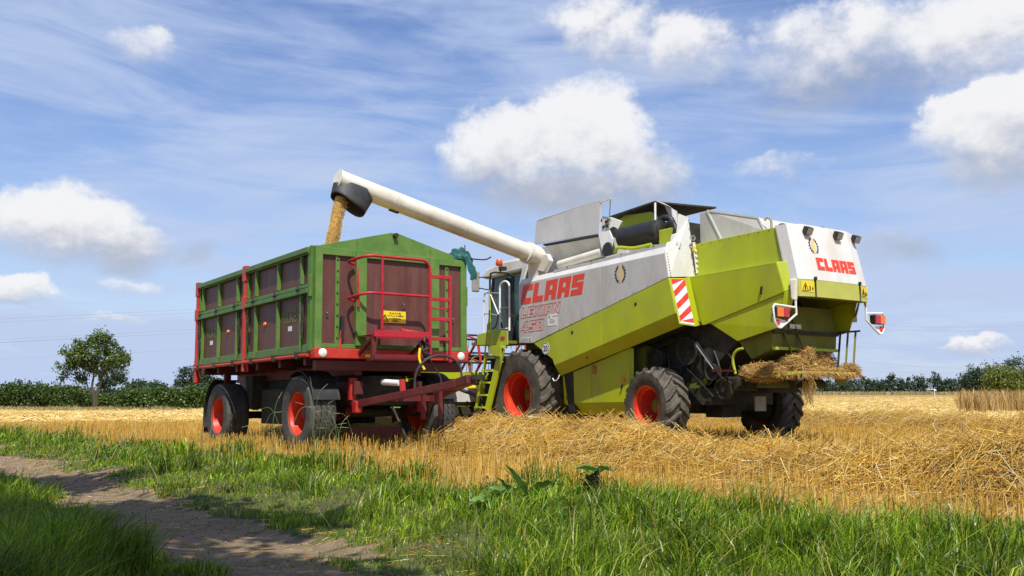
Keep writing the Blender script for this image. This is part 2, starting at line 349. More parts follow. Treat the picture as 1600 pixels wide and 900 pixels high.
# ------------------------------------------------------------ ground: field, verge, track
_tab = np.random.default_rng(11).uniform(0, 1, (256, 256))
def vn(x, y, s, o=0):
    x = np.asarray(x) / s + o * 17.3; y = np.asarray(y) / s + o * 9.7
    i = np.floor(x).astype(int); j = np.floor(y).astype(int); a = x - i; b = y - j
    a = a * a * (3 - 2 * a); b = b * b * (3 - 2 * b); g = lambda p, q: _tab[p % 256, q % 256]
    return (g(i, j) * (1 - a) + g(i + 1, j) * a) * (1 - b) + (g(i, j + 1) * (1 - a) + g(i + 1, j + 1) * a) * b
def ss(v, a, b): t = np.clip((np.asarray(v) - a) / (b - a), 0, 1); return t * t * (3 - 2 * t)
EX = np.array([-400, -80, -13, -6, -3.3, -2, -.6, 1.1, 3.6, 9, 25, 400.]); EY = np.array([430, 96, 22.5, 15.8, 12.2, 10.9, 9.4, 7.5, 5.85, 3.6, -.5, -92.])
CO = np.array([1.39, 19.38]); CF = np.array([-.588, .809]); CL = np.array([-.809, -.588])
def edge_d(x, y):
    ye = np.interp(x, EX, EY); sl = (np.interp(x + .5, EX, EY) - np.interp(x - .5, EX, EY))
    return (y - ye) / np.sqrt(1 + sl * sl) + (vn(x, y, .8, 1) - .5) * .5
TY = np.array([-20, 2, 5.5, 7.3, 8.6, 12.9, 17.2, 60, 200.])
TXR = np.array([11, 1.3, -.40, -1.55, -2.6, -6.0, -9.5, -45, -160.]); TXL = np.array([8.7, -.9, -2.05, -2.95, -3.8, -7.3, -11., -48, -164.])
def track_t(x, y):
    """>0 inside the track: distance to its nearer edge"""
    n = (vn(x, y, .9, 2) - .5) * .7 + (vn(x, y, .22, 3) - .5) * .4 + (vn(x, y, .08, 6) - .5) * .2
    return np.minimum(np.interp(y, TY, TXR) - x, x - np.interp(y, TY, TXL)) * .77 + n
def fl(x, y):
    rx = np.asarray(x) - CO[0]; ry = np.asarray(y) - CO[1]
    return rx * CF[0] + ry * CF[1], rx * CL[0] + ry * CL[1]
def swath(x, y):
    f, l = fl(x, y)
    c1 = 4.35 + (vn(f, f * 0, 2.5, 4) - .5) * .5
    a = np.exp(-np.abs((l - c1) / 1.05) ** 2.6) * .37 * (.55 + .85 * vn(x, y, .9, 5)) * ss(f, 6.5, 2.5)
    b = np.exp(-np.abs(l / .95) ** 2.4) * .24 * (.6 + .8 * vn(x, y, .9, 6)) * ss(f, -5.2, -7.4)
    c = np.exp(-np.abs((l + 6.5) / 1.1) ** 2.4) * .32 * (.6 + .8 * vn(x, y, .9, 7)) * ss(f, 60, 30)
    return np.maximum(np.maximum(a, b), c)
def height(x, y):
    x = np.asarray(x, float); y = np.asarray(y, float); d = edge_d(x, y)
    h = -.15 * ss(-d, -.2, 2.6) * ss(np.hypot(x, y), 90, 50) + (vn(x, y, .5, 8) - .5) * .05 + (vn(x, y, 2.2, 9) - .5) * .08 * ss(np.hypot(x, y), 4, 8)
    h = h - .035 * ss(track_t(x, y), -.1, .4)
    h = h + ss(d, .3, 1.1) * (swath(x, y) + (vn(x, y, .35, 10) - .5) * .05)
    h = h + .11 * np.exp(-((x + 2.6) ** 2 + (y - 13.4) ** 2) / 5.)
    h = h - .52 * ss(y, 25, 70) * ss(x, 6, -12)
    return h
def sheet(name, xs, ys, m, dz, keep=None):
    Xg, Yg = np.meshgrid(xs, ys, indexing='ij'); Z = height(Xg, Yg) + (dz(Xg, Yg) if callable(dz) else dz)
    V = np.stack([Xg, Yg, Z], -1).reshape(-1, 3); ny = len(ys)
    i, j = np.meshgrid(np.arange(len(xs) - 1), np.arange(ny - 1), indexing='ij')
    if keep is not None:
        k = keep(Xg, Yg); k = (k[:-1, :-1] & k[1:, :-1] & k[1:, 1:] & k[:-1, 1:]); i = i[k]; j = j[k]
    i = i.ravel(); j = j.ravel()
    F = np.stack([i * ny + j, (i + 1) * ny + j, (i + 1) * ny + j + 1, i * ny + j + 1], 1)
    use, inv = np.unique(F.ravel(), return_inverse=True)
    return np_mesh(name, V[use], inv, np.full(len(F), 4), m, smooth=True)
def axis(lo, hi, step, far, n):
    t = np.arange(lo, hi, step); g = np.geomspace(step, far, n)
    return np.concatenate([lo - g[::-1], t, hi + g])
tag(sheet('field', axis(-16, 16, .16, 2500, 70), axis(2, 34, .16, 2500, 70), 'soil', 0), 'harvested grain field of golden stubble and straw', None, None, 'structure')
tag(sheet('grass_verge', np.arange(-40, 16, .2), np.arange(-8, 60, .2), 'verge', lambda x, y: np.clip(-edge_d(x, y) * .2, -.05, .006), lambda x, y: (edge_d(x, y) < .4)), 'green verge along the field', None, None, 'structure')
tag(sheet('dirt_track', np.arange(-16, 6, .09), np.arange(-3, 22, .09), 'track', lambda x, y: .006 + np.clip(track_t(x, y) * .2, -.06, .008), lambda x, y: track_t(x, y) > -.35), 'pale dirt track beside the verge', None, None, 'structure')
tag(sheet('straw_bed', np.arange(-18, 16, .1), np.arange(5, 36, .1), 'strawbed', lambda x, y: np.clip((swath(x, y) - .08) * .2, -.05, .008), lambda x, y: (edge_d(x, y) > .6) & (swath(x, y) > .02)), 'matted straw under the swaths', None, None, 'structure')

# ------------------------------------------------------------ straw, stubble, grass (nobody could count them)
def infrustum(x, y, mg=1.): return (np.abs(x) < .56 * y + mg) & (y > 3.)
def scatter(n, x0, x1, y0, y1): return rng.uniform(x0, x1, n), rng.uniform(y0, y1, n)
def straws(name, x, y, lmin, lmax, r, lift, tilt, label, m='straw'):
    n = len(x); a = rng.uniform(0, 2 * PI, n); t = rng.normal(0, tilt, n); L = rng.uniform(lmin, lmax, n)
    d = np.stack([np.cos(a) * np.cos(t), np.sin(a) * np.cos(t), np.sin(t)], 1)
    c = np.stack([x, y, np.zeros(n)], 1); A = c - d * L[:, None] / 2; Bq = c + d * L[:, None] / 2
    lf = rng.uniform(.0, lift, n)
    A[:, 2] = height(A[:, 0], A[:, 1]) + lf + .01 + np.maximum(-d[:, 2], 0) * L * .9
    Bq[:, 2] = height(Bq[:, 0], Bq[:, 1]) + lf + .01 + np.maximum(d[:, 2], 0) * L * .9
    return tag(stalks(name, A, Bq, r * rng.uniform(.55, 1.1, n) * (1 + .9 * (rng.uniform(0, 1, n) > .85)), m), label, 'straw', None, 'stuff')
# swath straw
x, y = scatter(680000, -14, 12, 5.0, 33); sw = swath(x, y)
k = infrustum(x, y) & (edge_d(x, y) > .7) & (rng.uniform(0, .23, len(x)) < sw) & (rng.uniform(0, 1, len(x)) < np.clip(11 / y, .25, 1.))
straws('straw_swath', x[k], y[k],   .08, .42, .0030, .07, .30, 'thick golden straw swath lying in front of the machines')
print('swath straw', k.sum())
# chaff and broken bits on the swath
x, y = scatter(170000, -6, 11, 5.0, 22); k = infrustum(x, y) & (edge_d(x, y) > .6) & (rng.uniform(0, .35, len(x)) < swath(x, y) + .09) & (rng.uniform(0, 1, len(x)) < np.clip(8 / y, .2, .8))
straws('chaff', x[k], y[k], .015, .07, .0040, .05, .5, 'fine chaff and broken straw bits strewn over the swath'); print('chaff', k.sum())
# loose straw over the stubble
x, y = scatter(165000, -20, 20, 6, 34); fq, lq = fl(x, y)
k = infrustum(x, y) & (edge_d(x, y) > .25) & (swath(x, y) < .16) & (rng.uniform(0, 1, len(x)) < np.where((lq > 5.2) & (x > -4.), .20, 1.) * np.clip(.1 + .9 * ss(edge_d(x, y), 1.5, 5), 0, 1) * np.clip(14 / y, .3, 1))
straws('loose_straw', x[k], y[k], .10, .38, .0034, .05, .2, 'loose cut straw scattered over the near stubble')
print('loose', k.sum())
yy = 28 * np.exp(rng.uniform(0, 1, 46000) * math.log(5)); xx = rng.uniform(-.62, .62, 46000) * yy
k = edge_d(xx, yy) > .5
straws('far_straw', xx[k], yy[k], .25, .7, .013, .07, .16, 'pale straw covering the far field', 'farstraw')
# stubble
rows = rng.integers(0, 400, 260000) * .13 - 8 + rng.normal(0, .018, 260000); al = rng.uniform(-18, 16, 260000)
x = CO[0] + CF[0] * al + CL[0] * rows; y = CO[1] + CF[1] * al + CL[1] * rows
d = edge_d(x, y)
k = infrustum(x, y) & (d > rng.uniform(-.6, .35, len(x))) & (swath(x, y) < .14) & (y < 24) & (y > 4.5)
x = x[k]; y = y[k]; n = len(x); print('stubble', n)
A = np.stack([x, y, height(x, y) - .01], 1); hh = rng.uniform(.13, .27, n)
Bq = A + np.stack([rng.normal(0, .022, n), rng.normal(0, .022, n), hh], 1)
tag(stalks('stubble', A, Bq, rng.uniform(.0026, .0046, n), 'stubble'), 'upright cut stubble between the verge and the straw swath', 'stubble', None, 'stuff')
# grass of the verge
def grass(name, x, y, h, w, lean, label, m='grass', droop=.25):
    n = len(x); P = np.stack([x, y, height(x, y) - .01], 1); a = rng.uniform(0, 2 * PI, n); l = h * np.abs(rng.normal(0, lean, n))
    return tag(blades(name, P, h, w, np.stack([np.cos(a) * l + .10 * h, np.sin(a) * l], 1), m, None, droop), label, 'grass', None, 'stuff')
n = 390000; y = 3.1 * (36 / 3.1) ** (rng.uniform(0, 1, n) ** 1.35); x = rng.uniform(-1, 1, n) * (.56 * y + .5)
d = edge_d(x, y); t = track_t(x, y); cl = vn(x, y, .55, 12); big = vn(x, y, 2.2, 13)
tall = ss(d, -1.25, -.15) * ss(d, .7, .0)                          # long grass along the field edge
worn = ss(t, -.75, -.1) * ss(vn(x, y, .3, 14), .25, .75)           # thin trodden turf beside the track
dens = np.where(t > .0, .16 * ss(vn(x, y, .4, 15), .5, .8) + .10 * ss(t, .35, .0), 1 - .15 * worn) * ss(d, rng.uniform(.0, .9, len(x)), -.15) * (.45 + .8 * cl)
k = (y < 34) & (rng.uniform(0, 1, len(x)) < dens)
x, y, d, t, cl, big, tall = (q[k] for q in (x, y, d, t, cl, big, tall))
right = ss(x, -.4, 1.0)
left = ss(-t, .0, .6) * (x < np.interp(y, TY, TXL))
h = (.055 + .075 * cl + tall * (.04 + .20 * cl * cl) + right * (.03 + .20 * cl * cl) * ss(d, -2.2, -.6) + left * (.10 + .22 * cl)) * rng.uniform(.55, 1.25, len(x)) * np.where(t > .02, .6, 1.)
h = h * (1 - .42 * ss(y, 9, 4) * (1 - right) * (1 - left)) * (.7 + .7 * big)
wd = (.0068 + .003 * tall) * np.clip(y / 7, .8, 2.6) * rng.uniform(.6, 1.3, len(x))
grass('verge_grass', x, y, h, wd, .42, 'green grass of the verge between the track and the stubble'); print('grass', len(x))
# trodden straw and pebbles on the track
x, y = scatter(9000, -12, 3, 3.2, 20); k = (track_t(x, y) > -.4) & infrustum(x, y) & (rng.uniform(0, 1, 9000) < np.clip(8 / y, .3, 1))
straws('track_straw', x[k], y[k], .03, .22, .0028, .006, .03, 'short bits of straw trodden into the dirt track')
x, y = scatter(26000, -10, 3, 3.2, 16); k = (track_t(x, y) > -.1) & infrustum(x, y); x, y = x[k], y[k]; n = len(x)
p = np.stack([x, y, height(x, y) + .016], 1); q = rng.uniform(.004, .013, n)[:, None] * np.clip(y / 8, .8, 1.5)[:, None]; o6 = np.array([[1, 0, 0], [0, 1, 0], [-1, 0, 0], [0, -1, 0], [0, 0, .7], [0, 0, -.7]])
V = (p[:, None, :] + (o6[None] * rng.uniform(.6, 1.3, (n, 6, 1))) * q[:, None, :]).reshape(-1, 3)
F = (np.arange(n)[:, None] * 6 + np.array([[0, 1, 4, 1, 2, 4, 2, 3, 4, 3, 0, 4, 1, 0, 5, 2, 1, 5, 3, 2, 5, 0, 3, 5]])).ravel()
tag(np_mesh('pebbles', V, F, np.full(n * 8, 3), 'pebble'), 'loose crumbs of earth and pebbles on the dirt track', 'pebbles', None, 'stuff')
# coarse tufts of taller grass
cx, cy = scatter(620, -14, 6, 3.5, 26); dd = edge_d(cx, cy)
k = (dd < .25) & (dd > -1.5) & (track_t(cx, cy) < -.5) & infrustum(cx, cy)
cx, cy = cx[k], cy[k]; rx_ = rng.uniform(-.2, 4.2, 150); ry_ = rng.uniform(3.7, 7.2, 150); kk = (edge_d(rx_, ry_) < -.05) & infrustum(rx_, ry_); cx = np.concatenate([cx, rx_[kk]]); cy = np.concatenate([cy, ry_[kk]]); ct = rng.uniform(.55, 1.15, len(cx))
n_e = 75; x = np.repeat(cx, n_e) + rng.normal(0, .085, len(cx) * n_e); y = np.repeat(cy, n_e) + rng.normal(0, .085, len(cx) * n_e)
h = np.repeat(ct, n_e) * rng.uniform(.16, .48, len(x)); keep = rng.uniform(0, 1, len(x)) < np.clip(9 / y, .3, 1)
x, y, h = x[keep], y[keep], h[keep]
grass('tall_grass', x, y, h, .0075 * np.clip(y / 7, .9, 2.2) * rng.uniform(.6, 1.3, len(x)), .5, 'taller grass tufts along the edge of the stubble', droop=.35); print('tufts', len(x))

# low broad-leaved weeds and dead stems through the verge
cx, cy = scatter(900, -12, 6, 3.2, 20); dd = edge_d(cx, cy); k = (dd < .2) & (track_t(cx, cy) < -.25) & infrustum(cx, cy) & (vn(cx, cy, 1.3, 16) > .48); cx, cy = cx[k], cy[k]
C = np.stack([cx, cy, height(cx, cy) + .05 + .05 * rng.uniform(0, 1, len(cx))], 1); V, F, sz = leaf_cloud(C, 26, .075, .024, rng)
tag(np_mesh('verge_weeds', V, F, sz, 'weed'), 'small broad-leaved weeds growing among the verge grass', 'weeds', None, 'stuff')
x, y = scatter(2600, -12, 6, 3.4, 20); k = (edge_d(x, y) < .3) & (edge_d(x, y) > -2.4) & (track_t(x, y) < -.3) & infrustum(x, y); x, y = x[k], y[k]; n = len(x); hh = rng.uniform(.12, .42, n); a = rng.uniform(0, 2 * PI, n); l = np.abs(rng.normal(0, .5, n)) * hh
A = np.stack([x, y, height(x, y)], 1); tag(stalks('dead_stems', A, A + np.stack([np.cos(a) * l, np.sin(a) * l, hh], 1), rng.uniform(.0018, .003, n) * np.clip(y / 7, .9, 1.8), 'drygrass'), 'thin dead stems and fallen straws through the verge grass', 'grass', None, 'stuff')
# ------------------------------------------------------------ wheels
def tyre_profile(R, Wd, r):
    s = Wd / 2
    return [(r, -s * .80), (r + .02, -s * .92), (r + (R - r) * .45, -s * 1.02), (R * .955, -s * .96), (R * .985, -s * .80), (R, -s * .45), (R, s * .45), (R * .985, s * .80), (R * .955, s * .96), (r + (R - r) * .45, s * 1.02), (r + .02, s * .92), (r, s * .80)]
def road_wheel(parent, loc, R, Wd, r, outward, rz=0.):
    o = outward; s = Wd / 2
    rim = MB().lathe([(r + .012, o * s * .90), (r + .012, o * s * .84), (r - .012, o * s * .80), (r - .03, o * s * .45), (r - .045, o * -s * .2), (r * .62, -o * s * .30), (r * .45, -o * s * .18), (.0, -o * s * .18)], n=40)
    rim.lathe([(r + .005, -o * s * .9), (r - .04, -o * s * .7), (r - .05, -o * s * .2)], n=40)
    w = rim.build('wheel', 'rim', parent, True, loc=loc, rot=(0, 0, rz))
    tb = MB(); s_ = Wd / 2
    pr = [(r, -s_ * .80), (r + .02, -s_ * .92), (r + (R - r) * .45, -s_ * 1.02), (R * .95, -s_ * .97), (R * .985, -s_ * .86)]
    gr = []
    for q in (-.62, -.22, .22, .62):
        a, b = s_ * (q - .05), s_ * (q + .05); gr += [(R, a), (R - .016, a + .004), (R - .016, b - .004), (R, b)]
    pr = pr + gr + [(p, -q) for p, q in reversed(pr)]
    n = 72; tb.lathe(pr, n=n)
    # zigzag the tread grooves
    m = len(pr)
    for i in range(5, 5 + len(gr)):
        for k in range(n):
            x, y, z = tb.v[i * n + k]; tb.v[i * n + k] = (x, y + (.009 if k % 2 else -.009), z)
    tb.build('tyre', 'tyre', w, True, sharp=35)
    hb = MB().lathe([(.0, o * s * .42), (.055, o * s * .42), (.075, o * s * .36), (.08, o * s * -.1), (.16, -o * s * .16)], n=20)
    for k in range(8):
        a = 2 * PI * k / 8; c = (.135 * math.cos(a), -o * s * .12, .135 * math.sin(a)); hb.lathe([(.0, o * .03), (.014, o * .03), (.016, 0)], c=c, n=6)
    hb.build('hub', 'dred', w, True)
    return w
def field_wheel(parent, loc, R, Wd, r, outward, nlug, rz=0., m='tyre2', dish=.35):
    o = outward; s = Wd / 2
    rim = MB().lathe([(r + .015, o * s * .90), (r + .015, o * s * .85), (r - .02, o * s * .80), (r - .03, o * s * .55), (r - .055, o * s * .50), (r - .06, -o * s * dish), (r * .80, -o * s * (dish + .05)), (r * .45, -o * s * (dish - .12)), (0, -o * s * (dish - .12))], n=48)
    rim.lathe([(r + .01, -o * s * .9), (r - .04, -o * s * .7), (r - .05, -o * s * dish)], n=48)
    w = rim.build('wheel', 'rim', parent, True, loc=loc, rot=(0, 0, rz))
    Rc = R - .055
    tb = MB().lathe([(r, -s * .80), (r + .03, -s * .90), (r + (Rc - r) * .5, -s * 1.0), (Rc * .93, -s * .97), (Rc * .98, -s * .82), (Rc, -s * .4), (Rc, s * .4), (Rc * .98, s * .82), (Rc * .93, s * .97), (r + (Rc - r) * .5, s * 1.0), (r + .03, s * .90), (r, s * .80)], n=64)
    pitch = 2 * PI / nlug
    for side in (-1, 1):
        for k in range(nlug):
            a0 = k * pitch + (pitch / 2 if side > 0 else 0); rows = []
            for q, (t, rad) in enumerate(((-.04, R), (.25, R), (.55, R - .005), (.82, R - .02), (.99, R - .075))):
                aa = a0 + .95 * pitch * (t ** 1.15 if t > 0 else t); hw = (.20 + .10 * t) * pitch * .5 * 1.25
                yb = side * s * t * 1.0; low = Rc * (.985 if t < .7 else (.96 if t < .9 else .91))
                rows.append([(low, aa - hw * 1.25, yb), (rad, aa - hw * .8, yb), (rad, aa + hw * .8, yb), (low, aa + hw * 1.25, yb)])
            vs = [(rr * math.cos(a), yb, rr * math.sin(a)) for row in rows for rr, a, yb in row]; nr = len(rows)
            fs = [(i * 4 + j, i * 4 + j + 1, (i + 1) * 4 + j + 1, (i + 1) * 4 + j) for i in range(nr - 1) for j in range(3)] + [(0, 1, 2, 3), tuple((nr - 1) * 4 + j for j in (3, 2, 1, 0))]
            tb.add(vs, fs)
    tb.build('tyre', m, w, True, sharp=32)
    hb = MB().lathe([(0, o * s * .10), (.10, o * s * .10), (.12, o * s * .06), (.13, -o * s * (dish - .1)), (.19, -o * s * (dish - .1))], n=24)
    for k in range(10):
        a = 2 * PI * k / 10; hb.lathe([(.0, o * .04), (.02, o * .04), (.022, 0)], c=(.22 * r / .42 * math.cos(a), -o * s * (dish - .14), .22 * r / .42 * math.sin(a)), n=6)
    hb.build('hub', 'dlime', w, True)
    return w
# ------------------------------------------------------------ the tipping trailer
T = empty('grain_trailer', (-2.12, 13.77, 0), (0, -math.radians(1.0), math.radians(-54)))
tag(T, 'green and brown plywood two-axle grain trailer with red chassis, standing on the field edge', 'trailer')
YR, YL = -1.18, 1.27            # near and far side planes
XF, XB, XM = .64, -4.20, -1.84  # front, rear, middle post
Z0, ZM, ZT = 1.46, 2.34, 2.90
def side(sy):
    y0 = YR if sy < 0 else YL
    out = lambda d: y0 + sy * d
    for (xa, xb, posts) in ((XM + .05, XF - .04, (-1.40, -.52, .32)), (XB + .05, XM - .05, (-3.96, -3.11, -2.22))):
        for (za, zb) in ((Z0 + .02, ZM - .06), (ZM + .08, ZT - .02)):
            MB().b2((xa, out(-.035), za), (xb, out(-.010), zb)).build('side_board', 'ply', T)
            for p in posts:
                b = MB(); zt = zb - (.02 if zb < 2.5 else .07)
                b.plate([(p - .024, out(-.008), za + .0), (p + .024, out(-.008), za), (p + .024, out(.042), za), (p - .024, out(.042), za)], (0, 0, zt - za - .12))
                b.plate([(p - .024, out(-.008), zt - .12), (p + .024, out(-.008), zt - .12), (p + .018, out(.042), zt - .12), (p - .018, out(.042), zt - .12)], (0, 0, .12))
                b.build('side_post', 'tgreen2', T, bevel=.004)
        r = MB().b2((xa, out(-.04), ZT - .07), (xb, out(.075), ZT + .012)); r.b2((xa, out(.0), ZT - .09), (xb, out(.055), ZT - .068)); r.build('top_rail', 'tgreen', T, bevel=.012)
        r = MB().b2((xa, out(-.03), ZM + .002), (xb, out(.05), ZM + .06)); r.build('middle_rail', 'tgreen', T, bevel=.01)
        r = MB().b2((xa, out(-.03), ZM - .07), (xb, out(.07), ZM - .004)); r.build('middle_rail', 'tgreen', T, bevel=.01)
        for p in posts:
            MB().tube([(p - .05, out(.075), ZM + .0), (p + .05, out(.075), ZM + .0)], .020, 8).tube([(p, out(.05), ZM - .03), (p, out(.085), ZM + .05)], .010, 6).build('hinge', 'dark', T)
        r = MB().b2((xa, out(-.03), Z0 + .0), (xb, out(.028), Z0 + .115)); r.build('bottom_rail', 'tgreen', T, bevel=.008)
        for e in (xa + .03, xb - .03):
            MB().b2((e - .024, out(-.02), Z0 + .02), (e + .024, out(.035), ZM - .09)).b2((e - .024, out(-.02), ZM + .08), (e + .024, out(.035), ZT - .10)).build('board_end_post', 'tgreen', T, bevel=.005)
        # drop-side latches
        for e in (xa + .16, xb - .14):
            MB().bar((e, out(.06), Z0 + .20), (e + .02, out(.075), Z0 + .52), .03, .02).bar((e + .02, out(.07), Z0 + .48), (e + .035, out(.08), Z0 + .66), .045, .035).build('latch', 'dark', T)
            MB().bar((e + .02, out(.075), Z0 + .50), (e + .03, out(.095), Z0 + .62), .03, .015).build('latch_handle', 'steel', T)
    MB().tube([(XB - .06, out(.05), Z0 - .035), (XF - .02, out(.05), Z0 - .035)], .026, 10).build('sill_pipe', 'red', T, True)
    for x in (-3.96, -3.11, -2.22, -1.40, -.52, .32):
        MB().box((x, out(.06), Z0 - .03), (.06, .09, .10)).build('hinge_lug', 'dark', T, bevel=.01)
    for x, w in ((XM, .10), (XB, .09)):
        b = MB().b2((x - w / 2, out(-.03), Z0 - .30 + (.12 if x == XM else 0)), (x + w / 2, out(.06), ZT + .03)); b.build('stanchion', 'red', T, bevel=.01)
        MB().b2((x - w * .7, out(.0), ZM - .08), (x + w * .7, out(.075), ZM + .12)).b2((x - w * .7, out(0), ZT - .2), (x + w * .7, out(.072), ZT + .05)).build('stanchion_bracket', 'red', T, bevel=.008)
side(-1); side(1)
# rear board, floor, grain load
MB().b2((XB - .01, YR + .05, Z0), (XB + .03, YL - .05, ZT - .05)).build('rear_board', 'ply', T)
MB().b2((XB, YR + .04, Z0 - .03), (XF, YL - .04, Z0 + .02)).build('floor_plate', 'dred', T)
# front board
yc = (YR + YL) / 2
fx = XF + .05
for ya, yb in ((YR + .11, -.87), (-.83, -.575), (-.425, .615), (.765, .905), (.945, YL - .10)):
    MB().b2((fx - .02, ya, Z0 + .12), (fx + .012, yb, ZT - .08)).build('front_board', 'ply', T)
for y in (-.85, .925):
    b = MB().b2((fx - .01, y - .03, Z0 + .12), (fx + .034, y + .03, ZT - .11)); b.build('front_post', 'tgreen2', T, bevel=.005)
    bo = MB()
    for k in range(8): bo.tube([(fx + .03, y, Z0 + .2 + k * .155), (fx + .042, y, Z0 + .2 + k * .155)], .014, 8)
    bo.build('bolt', 'dark', T)
for y in (-.50, .69): MB().b2((fx - .015, y - .08, Z0 + .1), (fx + .075, y + .08, ZT + .0)).plate([(fx + .01, y - .07, ZT), (fx + .01, y + .07, ZT), (fx + .01, y + .03, ZT + .07), (fx + .01, y - .07, ZT + .05)], (.012, 0, 0)).build('front_upright', 'tgreen2', T, bevel=.008)
for y, s in ((YR, 1), (YL, -1)):
    MB().b2((fx - .04, y, Z0 - .02), (fx + .05, y + s * .105, ZT + .02)).build('corner_post', 'tgreen2', T, bevel=.01)
    MB().b2((XF - .06, y - s * .03, Z0 + .02), (XF + .0, y + s * .03, ZT + .03)).b2((XF - .03, y - s * .06, ZM - .12), (XF + .03, y - s * .02, ZM + .18)).build('corner_latch', 'tgreen', T, bevel=.006)
MB().b2((fx - .03, YR + .10, ZT - .10), (fx + .055, YL - .10, ZT + .0)).build('front_top_beam', 'tgreen2', T, bevel=.006)
MB().b2((fx - .03, YR + .10, Z0 + .06), (fx + .04, YL - .10, Z0 + .12)).build('front_bottom_beam', 'tgreen2', T, bevel=.005)
MB().plate([(fx - .02, YR + .03, ZT - .03), (fx - .02, YL - .03, ZT - .03), (fx - .02, YL - .01, ZT + .014), (fx - .02, yc + .06, ZT + .31), (fx - .02, yc - .06, ZT + .31), (fx - .02, YR + .01, ZT + .014)], (.04, 0, 0)).build('gable_plate', 'tgreen2', T, bevel=.004)
for y in (-.50, .69): MB().bar((fx + .03, y, ZT + .0), (fx + .03, y, ZT + .30 - abs(y - yc) * .25 - .02), .10, .012, up=(1, 0, 0)).build('gable_strap', 'tgreen2', T)
MB().tube([(fx - .06, yc, ZT + .27), (fx + .08, yc, ZT + .27)], .035, 12).build('ridge_pipe', 'dark', T, True)
# red front sill with reflectors
MB().b2((fx - .10, YR - .01, Z0 - .08), (fx + .07, YL + .01, Z0 + .055)).build('front_sill', 'red', T, bevel=.01)
for y in (YR + .11, YL - .12): MB().lathe([(0, .018), (.045, .016), (.06, .006), (.062, 0)], c=(fx + .07, y, Z0 - .01), ax='x', n=20).build('reflector', 'swhite', T, True)
MB().b2((fx + .071, -.44, Z0 - .055), (fx + .078, -.32, Z0 - .015)).build('yellow_reflector', 'yellow', T)
MB().b2((fx + .06, -.26, Z0 - .07), (fx + .11, -.13, Z0 - .01)).build('socket', 'black', T, bevel=.01)
MB().bar((fx + .05, -.82, Z0 - .04), (fx + .06, -.80, Z0 + .30), .05, .03).build('latch', 'red', T); MB().bar((fx + .06, -.80, Z0 + .2), (fx + .06, -.78, Z0 + .5), .06, .04).build('latch_handle', 'black', T)
# working platform with railing and ladder
RX = fx + .53
def rail(z, yr):
    p = [(fx + .07, -.62, z - .06), (fx + .16, -.74, z - .05), (RX - .12, -.70, z - .02), (RX - .02, -.60, z), (RX, -.48, z)]
    p = smooth_path(p, 5) + [Vector((RX, yr - .12, z))]
    return p
p = rail(2.76, .33) + arc((RX, .21, 2.64), .12, PI / 2, 0, 6, 'x') + [Vector((RX, .33, 1.45))]
MB().tube(p, .021, 10).build('railing', 'crimson', T, True)
MB().tube(rail(2.25, .45), .019, 10).build('railing', 'crimson', T, True)
MB().tube([(RX, -.42, 2.76), (RX, -.42, 1.78)] + arc((RX - .1, -.42, 1.78), .1, 0, -PI / 2, 6, 'y')[1:] + [Vector((RX - .25, -.42, 1.68))], .020, 10).build('railing_post', 'crimson', T, True)
MB().tube([(fx + .06, -.56, 2.66), (fx + .10, -.56, 2.10)], .018, 8).build('railing_post', 'crimson', T, True)
lad = MB().b2((RX - .02, .315, 1.40), (RX + .02, .355, 2.60)).b2((RX - .02, .645, 1.33), (RX + .02, .685, 2.58)); lad = lad.build('ladder', 'crimson', T, bevel=.004)
for z in (2.54, 2.22, 1.94, 1.66): MB().b2((RX - .02, .35, z - .024), (RX + .02, .65, z + .024)).build('rung', 'crimson', lad, bevel=.004)
MB().tube(smooth_path([(RX, .35, 2.10), (RX + .02, .5, 2.08), (RX, .65, 2.11)], 6), .012, 6).build('chain', 'crimson', lad, True)
g = MB().b2((fx + .08, -.54, 1.69), (RX, .34, 1.70)); g.b2((RX - .02, -.54, 1.66), (RX + .012, .34, 1.75))
g = g.build('platform', 'crimson', T, bevel=.004)
tt = MB()
for k in range(34): tt.plate([(RX + .012, -.52 + k * .025, 1.66), (RX + .012, -.505 + k * .025, 1.66), (RX + .012, -.512 + k * .025, 1.625)], (-.012, 0, 0))
tt.build('grip_teeth', 'crimson', g)
st = MB().b2((fx + .30, -.54, 1.34), (RX + .012, .34, 1.36)); st.b2((RX - .02, -.54, 1.34), (RX + .012, .34, 1.40)); st = st.build('lower_step', 'dred', T)
tt = MB()
for k in range(34): tt.plate([(RX + .012, -.52 + k * .025, 1.40), (RX + .012, -.505 + k * .025, 1.40), (RX + .012, -.512 + k * .025, 1.43)], (-.012, 0, 0))
tt.build('grip_teeth', 'crimson', st)
for y in (-.52, .3): MB().bar((fx + .06, y, 1.45), (RX - .04, y, 1.67), .05, .04).b2((RX - .08, y - .03, 1.34), (RX - .03, y + .03, 1.69)).build('platform_bracket', 'dred', T)
